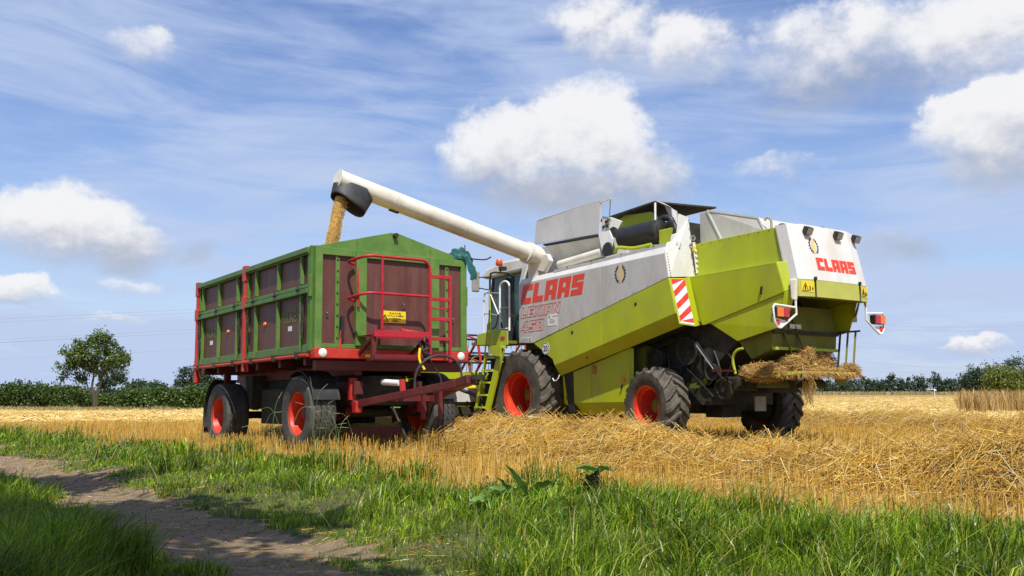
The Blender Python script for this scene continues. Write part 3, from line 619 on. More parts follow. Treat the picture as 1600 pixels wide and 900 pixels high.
# warning plate: the lettering is too blurred to read, so its four lines stay strokes
sg = MB().b2((fx + .012, -.17, 1.905), (fx + .022, .235, 2.075)).build('warning_plate', 'yellow', T, bevel=.002)
tri = MB(); A, Bv, Cv = (-.155, 1.925), (-.055, 1.925), (-.105, 2.02)
for a, b in ((A, Bv), (Bv, Cv), (Cv, A)): tri.bar((fx + .024, a[0], a[1]), (fx + .024, b[0], b[1]), .012, .004, up=(1, 0, 0))
tri.b2((fx + .022, -.109, 1.955), (fx + .026, -.101, 1.992)).b2((fx + .022, -.109, 1.938), (fx + .026, -.101, 1.946)); tri.build('warning_symbol', 'ink', sg)
ln = MB(); rr = random.Random(3)
for z, ya, yb in ((2.040, -.03, .15), (2.005, -.06, .20), (1.965, -.03, .15), (1.93, .01, .11)):
    y = ya
    while y < yb:
        w = rr.uniform(.006, .014); hgt = rr.choice((.012, .016, .022)); ln.b2((fx + .0222, y, z - .007), (fx + .0242, y + w, z - .007 + hgt)); y += w + rr.choice((.003, .003, .003, .014))
ln.build('warning_lettering', 'ink', sg)
for y, z in ((-1.0, 1.98), (-.14, 2.17), (.19, 2.16), (1.03, 1.99)): MB().bar((fx + .02, y, z - .04), (fx + .05, y + .01, z + .01), .018, .01).tube([(fx + .01, y, z + .02), (fx + .04, y, z + .02)], .012, 6).build('tarp_hook', 'steel', T)
# worn painted name and plates on the near side
for x0 in (-.44, -3.86):
    me = text_mesh('HILKEN', .2, offset=.004)
    put_mesh('painted_name', me, 'nameg', T, (x0, YR + .006, 1.92), (1, 0, 0), (0, 0, 1), (.68, .165))
    MB().b2((x0 + .24, YR + .006, 1.80), (x0 + .37, YR + .016, 1.87)).build('plate', 'swhite', T)
for x in (-1.08, -2.70): MB().lathe([(0, -.03), (.022, -.028), (.034, -.012), (.036, 0)], c=(x, YR + .01, 1.97), n=14).build('side_marker', 'amber', T, True)
# chassis
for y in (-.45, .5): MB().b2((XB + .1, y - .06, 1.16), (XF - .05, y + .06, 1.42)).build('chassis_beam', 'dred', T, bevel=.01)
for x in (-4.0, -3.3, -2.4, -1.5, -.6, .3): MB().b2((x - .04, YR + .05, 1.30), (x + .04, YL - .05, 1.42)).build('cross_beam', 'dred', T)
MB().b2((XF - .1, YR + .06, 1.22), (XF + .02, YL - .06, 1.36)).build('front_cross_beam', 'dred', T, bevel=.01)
MB().b2((-.62, -.50, .74), (.50, .55, 1.06)).build('turntable_frame', 'dark', T)
MB().lathe([(.30, 1.06), (.52, 1.06), (.52, 1.16), (.30, 1.16)], c=(0, yc, 0), ax='z', n=32, closed=True).build('turntable', 'dark', T, True)
RA, FA = -3.33, 0.0
MB().tube([(FA, YR + .3, .635), (FA, YL - .3, .635)], .065, 12).build('front_axle', 'dark', T, True)
MB().tube([(RA, YR + .3, .60), (RA, YL - .3, .60)], .065, 12).build('rear_axle', 'dark', T, True)
for x, z in ((FA, .635), (RA, .60)):
    for y in (-.45, .5):
        MB().plate([(x - .55, y - .04, z + .28), (x - .3, y - .04, z + .14), (x, y - .04, z + .08), (x + .3, y - .04, z + .14), (x + .55, y - .04, z + .28), (x, y - .04, z + .16)], (0, .08, 0)).build('leaf_spring', 'dark', T)
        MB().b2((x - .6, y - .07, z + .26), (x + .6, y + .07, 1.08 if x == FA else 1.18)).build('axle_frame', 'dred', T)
MB().b2((RA - .7, -.40, .9), (RA + 1.1, .45, 1.16)).build('tipping_frame', 'dark', T)
MB().bar((-1.9, -.35, .75), (-1.5, -.35, 1.15), .10, .12).bar((-1.9, -.35, .55), (-1.62, -.35, .80), .1, .1).build('brake_bracket', 'dred', T)
MB().tube([(-1.2, yc, .75), (-1.2, yc, 1.4)], .13, 16).build('tipping_ram', 'dark', T, True)
RW = .535
for x, z in ((FA, .635), (RA, .60)):
    for y, o in ((YR + .06 + .19, -1), (YL - .06 - .19, 1)): road_wheel(T, (x, y, z), RW, .39, .30, o)
# mudguards
for y in (-.42, .47): MB().b2((-3.95, y - .04, .72), (-.75, y + .04, 1.2)).build('frame_plate', 'dark', T)
MB().b2((-2.62, -.62, .46), (-1.0, .66, 1.02)).build('tool_box', 'dark', T, bevel=.02)
MB().b2((-3.0, -.75, .70), (-2.7, .8, 1.25)).build('brake_tank_frame', 'dark', T); MB().tube([(-.85, -.78, .82), (-.85, .80, .82)], .15, 16).build('air_tank', 'dark', T, True)
for sy in (-1, 1):
    yw = (YR + .25) if sy < 0 else (YL - .25); pts = arc((RA, yw, .60), RW + .07, math.radians(100), math.radians(200), 12, 'y'); mbm = MB()
    for a, b in zip(pts[:-1], pts[1:]): mbm.plate([a + Vector((0, -.22, 0)), b + Vector((0, -.22, 0)), b + Vector((0, .22, 0)), a + Vector((0, .22, 0))], (-.006, 0, .004))
    mbm.build('mudguard', 'black', T); MB().b2((RA - RW - .09, yw - .22, .30), (RA - RW - .075, yw + .22, .58)).build('mud_flap', 'dred', T)
    pts = arc((FA, yw, .635), RW + .06, math.radians(120), math.radians(18), 12, 'y'); mbm = MB()
    for a, b in zip(pts[:-1], pts[1:]): mbm.plate([a + Vector((0, -.02 * sy - .20, 0)), b + Vector((0, -.02 * sy - .20, 0)), b + Vector((0, .20 - .02 * sy, 0)), a + Vector((0, .20 - .02 * sy, 0))], (.004, 0, .006))
    mbm.build('mudguard', 'black', T)
    MB().b2((RA - .12, yw - .05, 1.1), (RA - .02, yw + .05, 1.42)).build('mudguard_stay', 'dred', T)
# steered drawbar frame: two arms to a towing eye
for sy in (-1, 1):
    y = yc + sy * .52
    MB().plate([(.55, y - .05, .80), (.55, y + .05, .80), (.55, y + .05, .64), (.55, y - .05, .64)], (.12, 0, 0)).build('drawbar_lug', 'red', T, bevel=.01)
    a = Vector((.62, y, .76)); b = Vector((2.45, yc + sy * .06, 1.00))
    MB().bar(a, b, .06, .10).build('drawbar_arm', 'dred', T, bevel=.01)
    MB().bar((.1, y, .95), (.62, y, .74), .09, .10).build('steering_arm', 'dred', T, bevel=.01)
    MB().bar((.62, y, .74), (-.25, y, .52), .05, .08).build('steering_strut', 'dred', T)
MB().bar((2.3, yc, .98), (2.72, yc, 1.05), .16, .12).build('drawbar_head', 'dred', T, bevel=.015)
MB().lathe([(.05, -.03), (.085, -.03), (.085, .03), (.05, .03)], c=(2.86, yc, 1.07), ax='z', n=20, closed=True).bar((2.7, yc, 1.045), (2.80, yc, 1.06), .06, .06).build('towing_eye', 'dark', T, True)
MB().bar((1.25, yc - .34, .83), (1.25, yc + .34, .83), .08, .08).build('drawbar_cross_member', 'dred', T)
MB().b2((.1, -.38, .30), (.18, .48, .42)).build('tie_beam', 'dred', T)
MB().tube([(1.02, -.29, 1.055), (1.40, -.24, 1.03)], .042, 14).build('balance_spring', 'swhite', T, True); MB().tube([(.4, -.36, 1.12), (.95, -.30, 1.06)], .022, 8).build('spring_rod', 'dark', T)
MB().bar((1.45, -.24, 1.08), (1.48, -.23, .84), .07, .04).build('spring_bracket', 'red', T)
MB().bar((.50, -.50, .82), (.52, -.50, 1.12), .10, .06).build('chain_bundle', 'red', T)
MB().bar((1.95, yc, .95), (1.98, yc, .55), .05, .05).bar((1.7, yc - .1, .93), (1.7, yc - .1, .55), .05, .05).build('support_leg', 'dred', T)
hp = [(RX - .1, .20, 1.60), (RX + .0, .14, 1.30), (RX + .05, .12, 1.02), (RX + .15, .22, .92)]
loop = [(RX + .05, .06, .88), (RX + .06, .07, 1.15), (RX + .09, .18, 1.33), (RX + .13, .40, 1.42), (RX + .16, .64, 1.36), (RX + .18, .74, 1.18), (RX + .2, .68, 1.0), (RX + .22, .6, .93)]
MB().tube(smooth_path(loop, 8), .017, 8).build('air_hose', 'rubber', T, True)
MB().tube(smooth_path([(RX, .15, 1.62), (RX + .04, .22, 1.45), (RX + .03, .36, 1.30), (RX + .1, .44, 1.12), (RX + .2, .40, .98)], 8), .012, 6).build('brake_cable', 'black', T, True)
MB().tube(smooth_path([(RX - .02, .30, 1.72), (RX + .04, .22, 1.62), (RX + .05, .3, 1.54), (RX + .02, .20, 1.48), (RX + .05, .32, 1.42), (RX + .03, .22, 1.36)], 6), .016, 6).build('coiled_cable', 'black', T, True)
MB().tube(smooth_path([(RX + .02, .16, 1.52), (RX + .04, .14, 1.36), (RX + .08, .20, 1.22)], 6), .018, 6).build('yellow_coupling', 'yellow', T, True)
MB().tube([(RX - .02, -.12, 1.76), (RX - .02, .22, 1.72)], .028, 8).build('red_coupling', 'red', T, True)
MB().tube(smooth_path([(.75, -.05, .82), (.95, -.02, .55), (1.15, .02, .25)], 6), .018, 8).build('hanging_pipe', 'dark', T, True)
# the tarpaulin rolled up on the far corner
def make_tarp():
    vs = []; n = 26; m = 20; r = np.random.default_rng(5)
    path = smooth_path([(.70, YL - .20, 2.965), (.73, YL - .08, 2.98), (.76, YL + .0, 2.93), (.79, YL + .03, 2.84), (.80, YL + .06, 2.74), (.80, YL + .08, 2.65)], 5); n = len(path)
    for i, p in enumerate(path):
        t = i / (n - 1); R_ = .060 + .018 * math.sin(t * 9) * (1 - t) + (.02 if t < .5 else -.01)
        for k in range(m):
            a = 2 * PI * k / m; f = 1 + .24 * math.sin(3 * a + 5 * t * 3) + .16 * math.sin(7 * a - t * 13) + r.uniform(-.08, .08)
            vs.append(p + Vector((.35 * math.cos(a) * (t > .5), math.cos(a) * .9, math.sin(a))) * R_ * f)
    b = MB(); b.add(vs, [(i * m + k, i * m + (k + 1) % m, (i + 1) * m + (k + 1) % m, (i + 1) * m + k) for i in range(n - 1) for k in range(m)] + [tuple(range(m)), tuple(range((n - 1) * m, n * m))])
    return b
tp = empty('rolled_tarpaulin', T.location, T.rotation_euler); tag(tp, 'crumpled teal tarpaulin bundled over the top far corner of the green trailer', 'tarpaulin')
make_tarp().build('sheet', 'tarp', tp, True, sharp=60)
MB().tube(smooth_path([(.7, YL + .02, 2.95), (.85, YL + .08, 2.92), (1.0, YL + .16, 2.90), (1.1, YL + .2, 2.93)], 5), .010, 6).build('rope', 'black', tp, True)
MB().tube([(.66, YL + .02, 2.95), (.66, YL + .02, 3.16)], .008, 6).build('tarp_pin', 'dark', tp)
# grain heap in the box and grain falling from the spout
def heap():
    xs = np.linspace(XB + .06, XF - .06, 60); ys = np.linspace(YR + .04, YL - .04, 30); X_, Y_ = np.meshgrid(xs, ys, indexing='ij')
    Z_ = 2.20 + .45 * np.exp(-((X_ + 2.0) ** 2 + (Y_ - .35) ** 2) / .9) + (vn(X_, Y_, .2, 3) - .5) * .03
    V = np.stack([X_, Y_, Z_], -1).reshape(-1, 3); i, j = np.meshgrid(np.arange(59), np.arange(29), indexing='ij'); i = i.ravel(); j = j.ravel()
    F = np.stack([i * 30 + j, (i + 1) * 30 + j, (i + 1) * 30 + j + 1, i * 30 + j + 1], 1).ravel()
    return np_mesh('grain_heap', V, F, np.full(len(i), 4), 'grainbed', None, True)
gh = heap(); gh.location = T.location; gh.rotation_euler = T.rotation_euler; tag(gh, 'heap of threshed grain inside the green trailer box', 'grain', None, 'stuff')
# ------------------------------------------------------------ the combine harvester
H = empty('combine_harvester', (CO[0], CO[1], 0), (0, 0, math.radians(126)))
tag(H, 'lime green and white combine harvester seen from behind, unloading grain into the trailer', 'combine harvester')
# local axes: x forward, y left (toward the trailer), z up; front axle at x = 0
def P_(name, pts, ext, m, bevel=.006, parent=None): return MB().plate(pts, ext).build(name, m, parent or H, bevel=bevel)
YS = 1.50
def zl(x): return 1.875 + (-.42 - x) * .2555        # line between the grey and the green panels
def zc(x): return 1.43 + (-1.07 - x) * .2465        # lower crease
XJ = -2.42                                          # joint between front and rear panels
for sy in (1, -1):
    Y = sy * YS; IN = (0, -sy * .03, 0); g = .004
    zt = lambda x: 3.08 + (-x) * .036               # top of the grey field
    P_('upper_side_panel', [(.06, Y, zt(.06)), (.06, Y, 1.90), (-.40, Y, 1.885), (XJ + g, Y, zl(XJ) + g), (XJ + g, Y, zt(XJ))], IN, 'grey')
    P_('upper_side_panel', [(XJ - g, Y, zt(XJ)), (XJ - g, Y, zl(XJ) + g), (-4.085, Y, zl(-4.085) + g), (-4.01, Y, zt(-4.0))], IN, 'grey')
    P_('top_edge_strip', [(.06, Y, zt(.06) + .003), (-4.01, Y, zt(-4.) + .003), (-3.98, Y - sy * .10, zt(-4.) + .17), (.06, Y - sy * .06, zt(.06) + .105)], (0, -sy * .02, -.02), 'white')
    P_('lower_side_panel', [(-.43, Y, 1.872), (-1.01, Y, 1.55), (-1.07, Y, 1.43), (XJ + g, Y, zc(XJ)), (XJ + g, Y, zl(XJ) - g)], IN, 'lime')
    P_('lower_side_panel', [(XJ - g, Y, zl(XJ) - g), (XJ - g, Y, zc(XJ)), (-4.24, Y, zc(-4.24)), (-4.09, Y, zl(-4.09) - g)], IN, 'lime')
    P_('under_side_panel', [(-1.07, Y - sy * .001, 1.427), (-4.24, Y - sy * .001, zc(-4.24) - .003), (-4.30, Y - sy * .22, zc(-4.24) - .165), (-.98, Y - sy * .22, 1.235)], (0, -sy * .02, .015), 'lime')
    # engine-side grille under the overhang
    gr = MB()
    for k in range(26):
        for q in range(2):
            x0 = -2.9 - k * .055; z0 = zc(x0) - .17; gr.b2((x0, Y - sy * (.25 + q * .20), z0), (x0 - .03, Y - sy * (.42 + q * .20), z0 + .012))
    gr.build('grille_slat', 'black', H)
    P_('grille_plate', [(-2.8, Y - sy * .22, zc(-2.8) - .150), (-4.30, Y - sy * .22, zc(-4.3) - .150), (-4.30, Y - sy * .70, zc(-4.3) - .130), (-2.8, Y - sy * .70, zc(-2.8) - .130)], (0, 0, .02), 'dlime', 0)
    # lower doors, set back
    YB = sy * 1.25
    P_('side_door', [(-1.00, YB, 1.235), (-1.05, YB, .72), (-1.845, YB, .735), (-1.845, YB, 1.44)], (0, -sy * .04, 0), 'lime')
    P_('side_door', [(-1.855, YB, 1.44), (-1.855, YB, .735), (-2.86, YB, .755), (-2.88, YB, 1.71)], (0, -sy * .04, 0), 'lime')
    P_('door_base', [(-1.05, YB - sy * .002, .716), (-2.86, YB - sy * .002, .75), (-2.78, YB - sy * .22, .52), (-1.3, YB - sy * .22, .50)], (0, -sy * .03, .02), 'lime')
    P_('door_edge', [(-2.885, YB, 1.70), (-2.87, YB, .75), (-2.93, YB - sy * .03, .75), (-2.93, YB - sy * .03, 1.70)], (0, -sy * .02, 0), 'lime')
    MB().b2((-1.99, YB, 1.26), (-1.875, YB + sy * .006, 1.42)).build('worn_sticker', 'rusty', H)
    MB().b2((-1.17, YB, .78), (-1.11, YB + sy * .006, .86)).build('worn_sticker', 'rusty', H)
    MB().lathe([(0, sy * .03), (.03, sy * .026), (.042, sy * .01), (.044, 0)], c=(-2.72, YB, 1.15), n=16).build('side_reflector', 'amber', H, True)
    MB().bar((-2.66, YB + sy * .02, .99), (-2.70, YB + sy * .03, 1.06), .02, .04).build('door_handle', 'black', H)
    MB().tube(smooth_path([(-1.03, YB + sy * .26, 1.19), (-1.10, YB + sy * .28, 1.14), (-1.2, YB + sy * .28, 1.17), (-1.24, YB + sy * .27, 1.25)], 5), .011, 6).build('hook', 'swhite', H, True)
    P_('wheel_arch', [(.25, sy * 1.02, 1.9), (-.40, sy * 1.02, 1.87), (-1.0, sy * 1.02, 1.52), (-1.12, sy * 1.02, 1.0), (-1.2, sy * 1.02, .55), (-1.35, sy * 1.02, .55), (-1.3, sy * 1.02, 1.9)], (0, sy * .24, 0), 'black', 0)
    # striped warning board on the rear corner
    A = Vector((-4.100, sy * 1.49, 2.80)); Bq = Vector((-4.31, sy * 1.49, 2.03)); C_ = Vector((-4.36, sy * 1.17, 2.0)); D_ = Vector((-4.15, sy * 1.17, 2.82))
    P_('corner_frame', [A, Bq, C_, D_], (.02, 0, .0), 'lime')
    off = Vector((-.004, sy * .001, -.001)); li = lambda u, v: (A.lerp(Bq, v)).lerp(D_.lerp(C_, v), u) + off
    nst = 6; wb = None
    board = P_('warning_board', [li(.08, .02), li(.08, .97), li(.93, .97), li(.93, .02)], (-.003, 0, 0), 'swhite', 0)
    for k in range(-1, 5):
        quad = []
        v0 = .02 + k * .27; w_ = .13; sl_ = .26
        for (u, v) in ((.08, v0 + sl_), (.93, v0), (.93, v0 + w_), (.08, v0 + sl_ + w_)): quad.append((u, v))
        cl = [(u, min(max(v, .02), .93)) for u, v in quad]
        if abs(cl[0][1] - cl[3][1]) + abs(cl[1][1] - cl[2][1]) > .02:
            P_('stripe', [li(u, v) + Vector((-.0045, 0, 0)) for u, v in cl], (-.0015, 0, 0), 'sred', 0, board)
    P_('corner_inner_panel', [(-4.15, sy * 1.165, 2.82), (-4.36, sy * 1.165, 2.0), (-4.30, sy * 1.0, 2.03), (-4.10, sy * 1.0, 2.86)], (.02, 0, 0), 'lime')
    # white corner panel between the side and the straw hood
    P_('rear_corner_panel', [(-4.015, sy * 1.495, 3.26), (-4.10, sy * 1.495, 2.815), (-4.10, sy * .86, 2.87), (-3.99, sy * .89, 3.90), (-3.99, sy * 1.12, 3.94), (-3.995, sy * 1.18, 3.60), (-4.0, sy * 1.30, 3.56), (-4.0, sy * 1.33, 3.44), (-4.0, sy * 1.41, 3.42)], (.025, 0, 0), 'white')
    hk = MB()
    for k in range(5): hk.tube([(-4.11, sy * (.90 - k * .012), 3.30 - k * .09), (-4.16, sy * (.90 - k * .012), 3.30 - k * .09)], .022, 8)
    hk.bar((-4.125, sy * .92, 3.45), (-4.14, sy * .86, 2.92), .06, .012, up=(1, 0, 0)); hk.build('hinge_strip', 'cream', H)
    MB().lathe([(.035, -.01), (.05, -.01), (.05, .01), (.035, .01)], c=(-4.125, sy * .93, 3.52), ax='x', n=14, closed=True).build('lifting_eye', 'steel', H, True); MB().b2((-4.15, sy * .90, 3.30), (-4.12, sy * .95, 3.37)).build('yellow_cap', 'yellow', H)
    # straw hood sides: upper plate, bulging lower plates, bevelled rear edge
    P_('hood_upper_panel', [(-4.03, sy * .86, 3.42), (-5.84, sy * .86, 3.48), (-6.02, sy * .86, 2.93), (-4.05, sy * .86, 2.88)], (0, -sy * .02, 0), 'lime')
    ZK = lambda x: 2.03 + (-4.36 - x) * .255
    P_('hood_side_ledge', [(-4.05, sy * .855, 2.885), (-5.90, sy * .855, 2.935), (-5.87, sy * 1.0, 2.905), (-4.02, sy * 1.0, 2.855)], (0, 0, -.015), 'lime', 0)
    P_('hood_side_panel', [(-4.02, sy * 1.0, 2.86), (-5.87, sy * 1.0, 2.91), (-5.985, sy * .97, 2.445), (-4.36, sy * .95, 2.035), (-4.24, sy * .96, 2.04)], (0, -sy * .02, 0), 'lime')
    P_('hood_side_panel', [(-4.365, sy * .927, 2.05), (-5.975, sy * .947, 2.46), (-5.80, sy * .93, 1.91), (-5.0, sy * .91, 1.74), (-4.47, sy * .935, 2.05)], (0, -sy * .02, 0), 'lime')
    P_('hood_rear_bevel', [(-5.873, sy * 1.0, 2.91), (-5.988, sy * .97, 2.447), (-6.12, sy * .84, 2.50), (-6.03, sy * .85, 2.92)], (.015, -sy * .01, 0), 'lime')
    P_('hood_rear_bevel', [(-5.988, sy * .97, 2.440), (-5.88, sy * .945, 2.14), (-6.0, sy * .85, 2.16), (-6.10, sy * .845, 2.49)], (.015, -sy * .01, 0), 'lime')
    MB().bar((-5.55, sy * .985, 2.44), (-5.58, sy * .995, 2.56), .03, .02).build('hood_latch', 'black', H)
    MB().b2((-5.93, sy * .945, 2.07), (-5.72, sy * .951, 2.16)).build('safety_sticker', 'swhite', H)
    bo = MB()
    for k in range(9): bo.tube([(-4.02 - .08 * k / 8, sy * 1.46, 3.22 - .38 * k / 8), (-4.035 - .08 * k / 8, sy * 1.46, 3.22 - .38 * k / 8)], .008, 6)
    for k in range(7): bo.tube([(-4.0 - .1 * k / 6 - .005, sy * (.91), 3.85 - .9 * k / 6), (-4.02 - .1 * k / 6, sy * .91, 3.85 - .9 * k / 6)], .008, 6)
    for k in range(12): x = -.2 - k * .34; bo.tube([(x, sy * 1.498, zl(x) + .03 if x > -4.05 else zl(x)), (x, sy * 1.506, zl(x) + .03)], .007, 6)
    for k in range(8): x = -4.25 - k * .2; bo.tube([(x, sy * .858, 3.40 + .006 * k), (x, sy * .866, 3.40 + .006 * k)], .008, 6)
    bo.build('rivet', 'dark', H)
    for x, z in ((-1.6, 2.03), (-3.3, 2.43)): MB().lathe([(0, sy * .006), (.03, sy * .005), (.032, 0)], c=(x, sy * YS, z), n=12).build('panel_lock', 'dark', H)
    MB().lathe([(0, sy * .012), (.012, sy * .012), (.02, 0)], c=(-1.95, sy * (YS - .06), 1.55), n=10).build('panel_knob', 'black', H)
# dark inner box added behind the panels to block light, then the housings
MB().plate([(.1, -1.30, 1.95), (-1.0, -1.30, 1.60), (-2.9, -1.30, 1.9), (-4.2, -1.30, 2.3), (-4.0, -1.30, 3.10), (.1, -1.30, 3.05)], (0, 2.6, 0)).build('light_block_core', 'dark', H)
MB().b2((-3.0, -1.0, .75), (.5, 1.0, 2.0)).build('threshing_housing', 'dlime', H)
MB().plate([(-3.0, -.84, .95), (-3.0, -.84, 2.3), (-4.9, -.84, 2.5), (-5.2, -.84, 1.95), (-4.2, -.84, 1.15)], (0, 1.68, 0)).build('walker_housing', 'dark', H)
MB().plate([(-4.0, -.84, 3.40), (-5.82, -.84, 3.46), (-5.82, -.84, 3.44), (-4.0, -.84, 3.38)], (0, 1.68, 0)).build('hood_roof', 'lime', H)
# drive side: pulleys, belts, shafts in the shade under the overhang
def pulley(x, y, z, r, w, m='dark'): MB().lathe([(0, w * .3), (r * .3, w * .3), (r * .35, w * .1), (r * .8, w * .1), (r * .85, w * .5), (r, w * .5), (r * .94, 0), (r, -w * .5), (r * .5, -w * .5), (0, -w * .5)], c=(x, y, z), n=28).build('pulley', m, H, True)
pulley(-3.95, .90, 1.62, .24, .14, 'dark'); pulley(-3.25, .95, 1.50, .18, .10); pulley(-4.45, .88, 1.26, .14, .10, 'dark'); pulley(-4.62, .82, .98, .17, .12, 'dark'); pulley(-2.98, .95, 1.12, .16, .1)
for (xa, za, xb, zb, r1, r2) in ((-3.95, 1.62, -3.25, 1.50, .24, .18), (-3.95, 1.62, -4.62, .98, .24, .17)):
    d = Vector((xb - xa, 0, zb - za)).normalized(); n_ = Vector((-d.z, 0, d.x))
    for s in (1, -1): MB().bar(Vector((xa, .94, za)) + n_ * r1 * s, Vector((xb, .94, zb)) + n_ * r2 * s, .03, .02).build('drive_belt', 'black', H)
P_('side_shield', [(-3.35, .78, 1.35), (-3.9, .78, 1.95), (-4.35, .78, 1.85), (-4.25, .78, 1.05), (-3.7, .78, .85)], (0, .05, 0), 'dlime')
MB().tube([(-4.28, 1.08, 1.70), (-4.62, 1.06, 1.30)], .012, 6).build('gas_strut', 'steel', H, True)
MB().bar((-4.55, 1.0, 1.28), (-5.0, 1.0, 1.27), .03, .03).build('control_rod', 'dred', H)
MB().tube(smooth_path([(-4.98, .95, 1.22), (-4.95, .97, 1.45), (-5.03, .98, 1.58), (-5.15, .96, 1.62)], 5), .022, 8).build('guard_tube', 'lime', H, True)
MB().tube([(-3.55, 1.0, 1.15), (-4.0, 1.05, .55)], .010, 6).build('cable', 'steel', H)
MB().b2((-4.35, -.75, .72), (-3.0, .85, 1.0)).build('sieve_box', 'dark', H); MB().b2((-4.05, -.25, .50), (-3.7, .25, .72)).build('axle_pivot', 'dark', H)
MB().b2((-4.72, -.10, .62), (-4.69, .16, .86)).build('number_plate', 'steelgrey', H)
# rear axle and wheels
RXA = -3.52
MB().b2((RXA - .12, -1.30, .58), (RXA + .12, 1.05, .80)).build('rear_axle', 'dark', H, bevel=.02)
for sy in (1, -1): field_wheel(H, (RXA - (.16 if sy < 0 else 0), sy * (1.26 if sy > 0 else 1.50), .70), .66, .50, .335, sy, 18, math.radians(-7), 'tyre2', .55)
MB().tube([(0, -1.0, .87), (0, 1.0, .87)], .16, 16).build('front_axle', 'dlime', H, True)
for sy in (1, -1): field_wheel(H, (0, sy * 1.30, .88), .905, .66, .43, sy, 20, 0, 'tyre2', .5)
for sy in (1, -1): MB().lathe([(0, 0), (.28, 0), (.30, sy * -.10), (.16, sy * -.14), (0, sy * -.14)], c=(RXA - (.16 if sy < 0 else 0), sy * (1.06 if sy > 0 else 1.30), .70), n=24).build('wheel_drum', 'dark', H, True)
# lettering on the left side
def block(word, w, hgt, slant, gap=.12):
    G = {'C': [(0, 0, .42, 1), (.42, 0, .95, .30), (.42, .70, .95, 1)], 'L': [(0, 0, .42, 1), (.42, 0, .95, .30)],
         'A': [(0, 0, .38, 1), (.60, 0, 1, 1), (.38, .76, .60, 1), (.38, .27, .60, .50)], 'S': [(0, .72, .95, 1), (0, .40, .42, .72), (.42, .40, .95, .62), (.55, .28, .95, .40), (0, 0, .95, .28)]}
    b = MB(); x = 0; tot = sum(max(r[2] for r in G[c]) for c in word) + gap * (len(word) - 1); k = w / tot
    for c in word:
        for (a, e, c2, f) in G[c]:
            q = [((x + u) * k + slant * v * hgt, v * hgt) for u, v in ((a, e), (c2, e), (c2, f), (a, f))]; b.add([(u, v, 0) for u, v in q], [(0, 1, 2, 3)])
        x += max(r[2] for r in G[c]) + gap
    return b
def lay(b, origin, ux, uy, name, m, parent=H):
    o = Vector(origin); ux = Vector(ux).normalized(); uy = Vector(uy); n_ = ux.cross(uy).normalized()
    q = MB()
    for f in b.f: q.plate([o + ux * b.v[i][0] + uy * b.v[i][1] for i in f], n_ * .0025)
    return q.build(name, m, parent)
YT = YS + .0015
lay(block('CLAAS', 1.90, .375, .24), (.01, YT, 2.665), (-1, 0, .032), (0, 0, 1), 'maker_lettering', 'logo')
def outline(word, w, hgt, slant, lw=.0085, gap=.16):
    """letters drawn as thin outlines of thick strokes"""
    G = {'L': ([(0, 0), (.8, 0), (.8, .28), (.32, .28), (.32, 1), (0, 1)],), 'E': ([(0, 0), (.8, 0), (.8, .26), (.32, .26), (.32, .38), (.7, .38), (.7, .62), (.32, .62), (.32, .74), (.8, .74), (.8, 1), (0, 1)],),
         'X': ([(0, 0), (.32, 0), (.46, .3), (.6, 0), (.92, 0), (.64, .5), (.92, 1), (.6, 1), (.46, .7), (.32, 1), (0, 1), (.28, .5)],), 'I': ([(0, 0), (.32, 0), (.32, 1), (0, 1)],),
         'O': ([(0, 0), (.92, 0), (.92, 1), (0, 1)], [(.32, .26), (.60, .26), (.60, .74), (.32, .74)]), 'N': ([(0, 0), (.30, 0), (.30, .5), (.64, 0), (.94, 0), (.94, 1), (.64, 1), (.64, .5), (.30, 1), (0, 1)],),
         '4': ([(.50, 0), (.80, 0), (.80, .2), (.92, .2), (.92, .44), (.80, .44), (.80, 1), (.50, 1), (0, .42), (0, .2), (.50, .2)], [(.30, .44), (.50, .44), (.50, .70)]),
         '5': ([(0, 0), (.85, 0), (.85, .62), (.32, .62), (.32, .74), (.85, .74), (.85, 1), (0, 1), (0, .38), (.53, .38), (.53, .26), (0, .26)],), '0': ([(0, 0), (.85, 0), (.85, 1), (0, 1)], [(.30, .26), (.55, .26), (.55, .74), (.30, .74)])}
    b = MB(); x = 0; tot = sum(max(p[0] for p in G[c][0]) for c in word) + gap * (len(word) - 1); k = w / tot
    for c in word:
        for poly in G[c]:
            P = [Vector(((x + u) * k + slant * v * hgt, v * hgt, 0)) for u, v in poly]
            for p, q in zip(P, P[1:] + P[:1]):
                d = (q - p).normalized(); n2 = Vector((-d.y, d.x, 0)) * lw / 2; p = p - d * lw / 2; q = q + d * lw / 2; b.add([p - n2, q - n2, q + n2, p + n2], [(0, 1, 2, 3)])
        x += max(p[0] for p in G[c][0]) + gap
    return b
lay(outline('LEXION', 1.22, .20, .24), (.0, YT, 2.395), (-1, 0, .028), (0, 0, 1), 'model_lettering', 'logo')
lay(outline('450', .70, .215, .24), (.0, YT, 2.105), (-1, 0, .028), (0, 0, 1), 'model_lettering', 'logo')
MB().b2((-.86, YT - .001, 2.19), (-1.16, YT + .002, 2.42)).build('dealer_sticker', 'swhite', H); MB().lathe([(0, .003), (.03, .003), (.03, 0)], c=(-.92, YT + .002, 2.37), n=10).build('sticker_mark', 'lime', H)
ln = MB()
for z, w in ((2.37, .15), (2.31, .10), (2.28, .17), (2.25, .14)): ln.b2((-1.02 if z > 2.35 else -.93, YT + .002, z - .006), ((-1.02 if z > 2.35 else -.93) - w, YT + .0035, z + .006))
ln.build('sticker_lines', 'steelgrey', H)
MB().b2((.0, YT - .001, 1.925), (-.34, YT + .002, 2.0)).build('type_sticker', 'swhite', H); ln = MB()
for z in (1.945, 1.965, 1.983): ln.b2((-.02, YT + .002, z - .004), (-.24, YT + .0035, z + .004))
ln.b2((-.27, YT + .002, 1.935), (-.33, YT + .0035, 1.99)).build('sticker_lines', 'steelgrey', H)
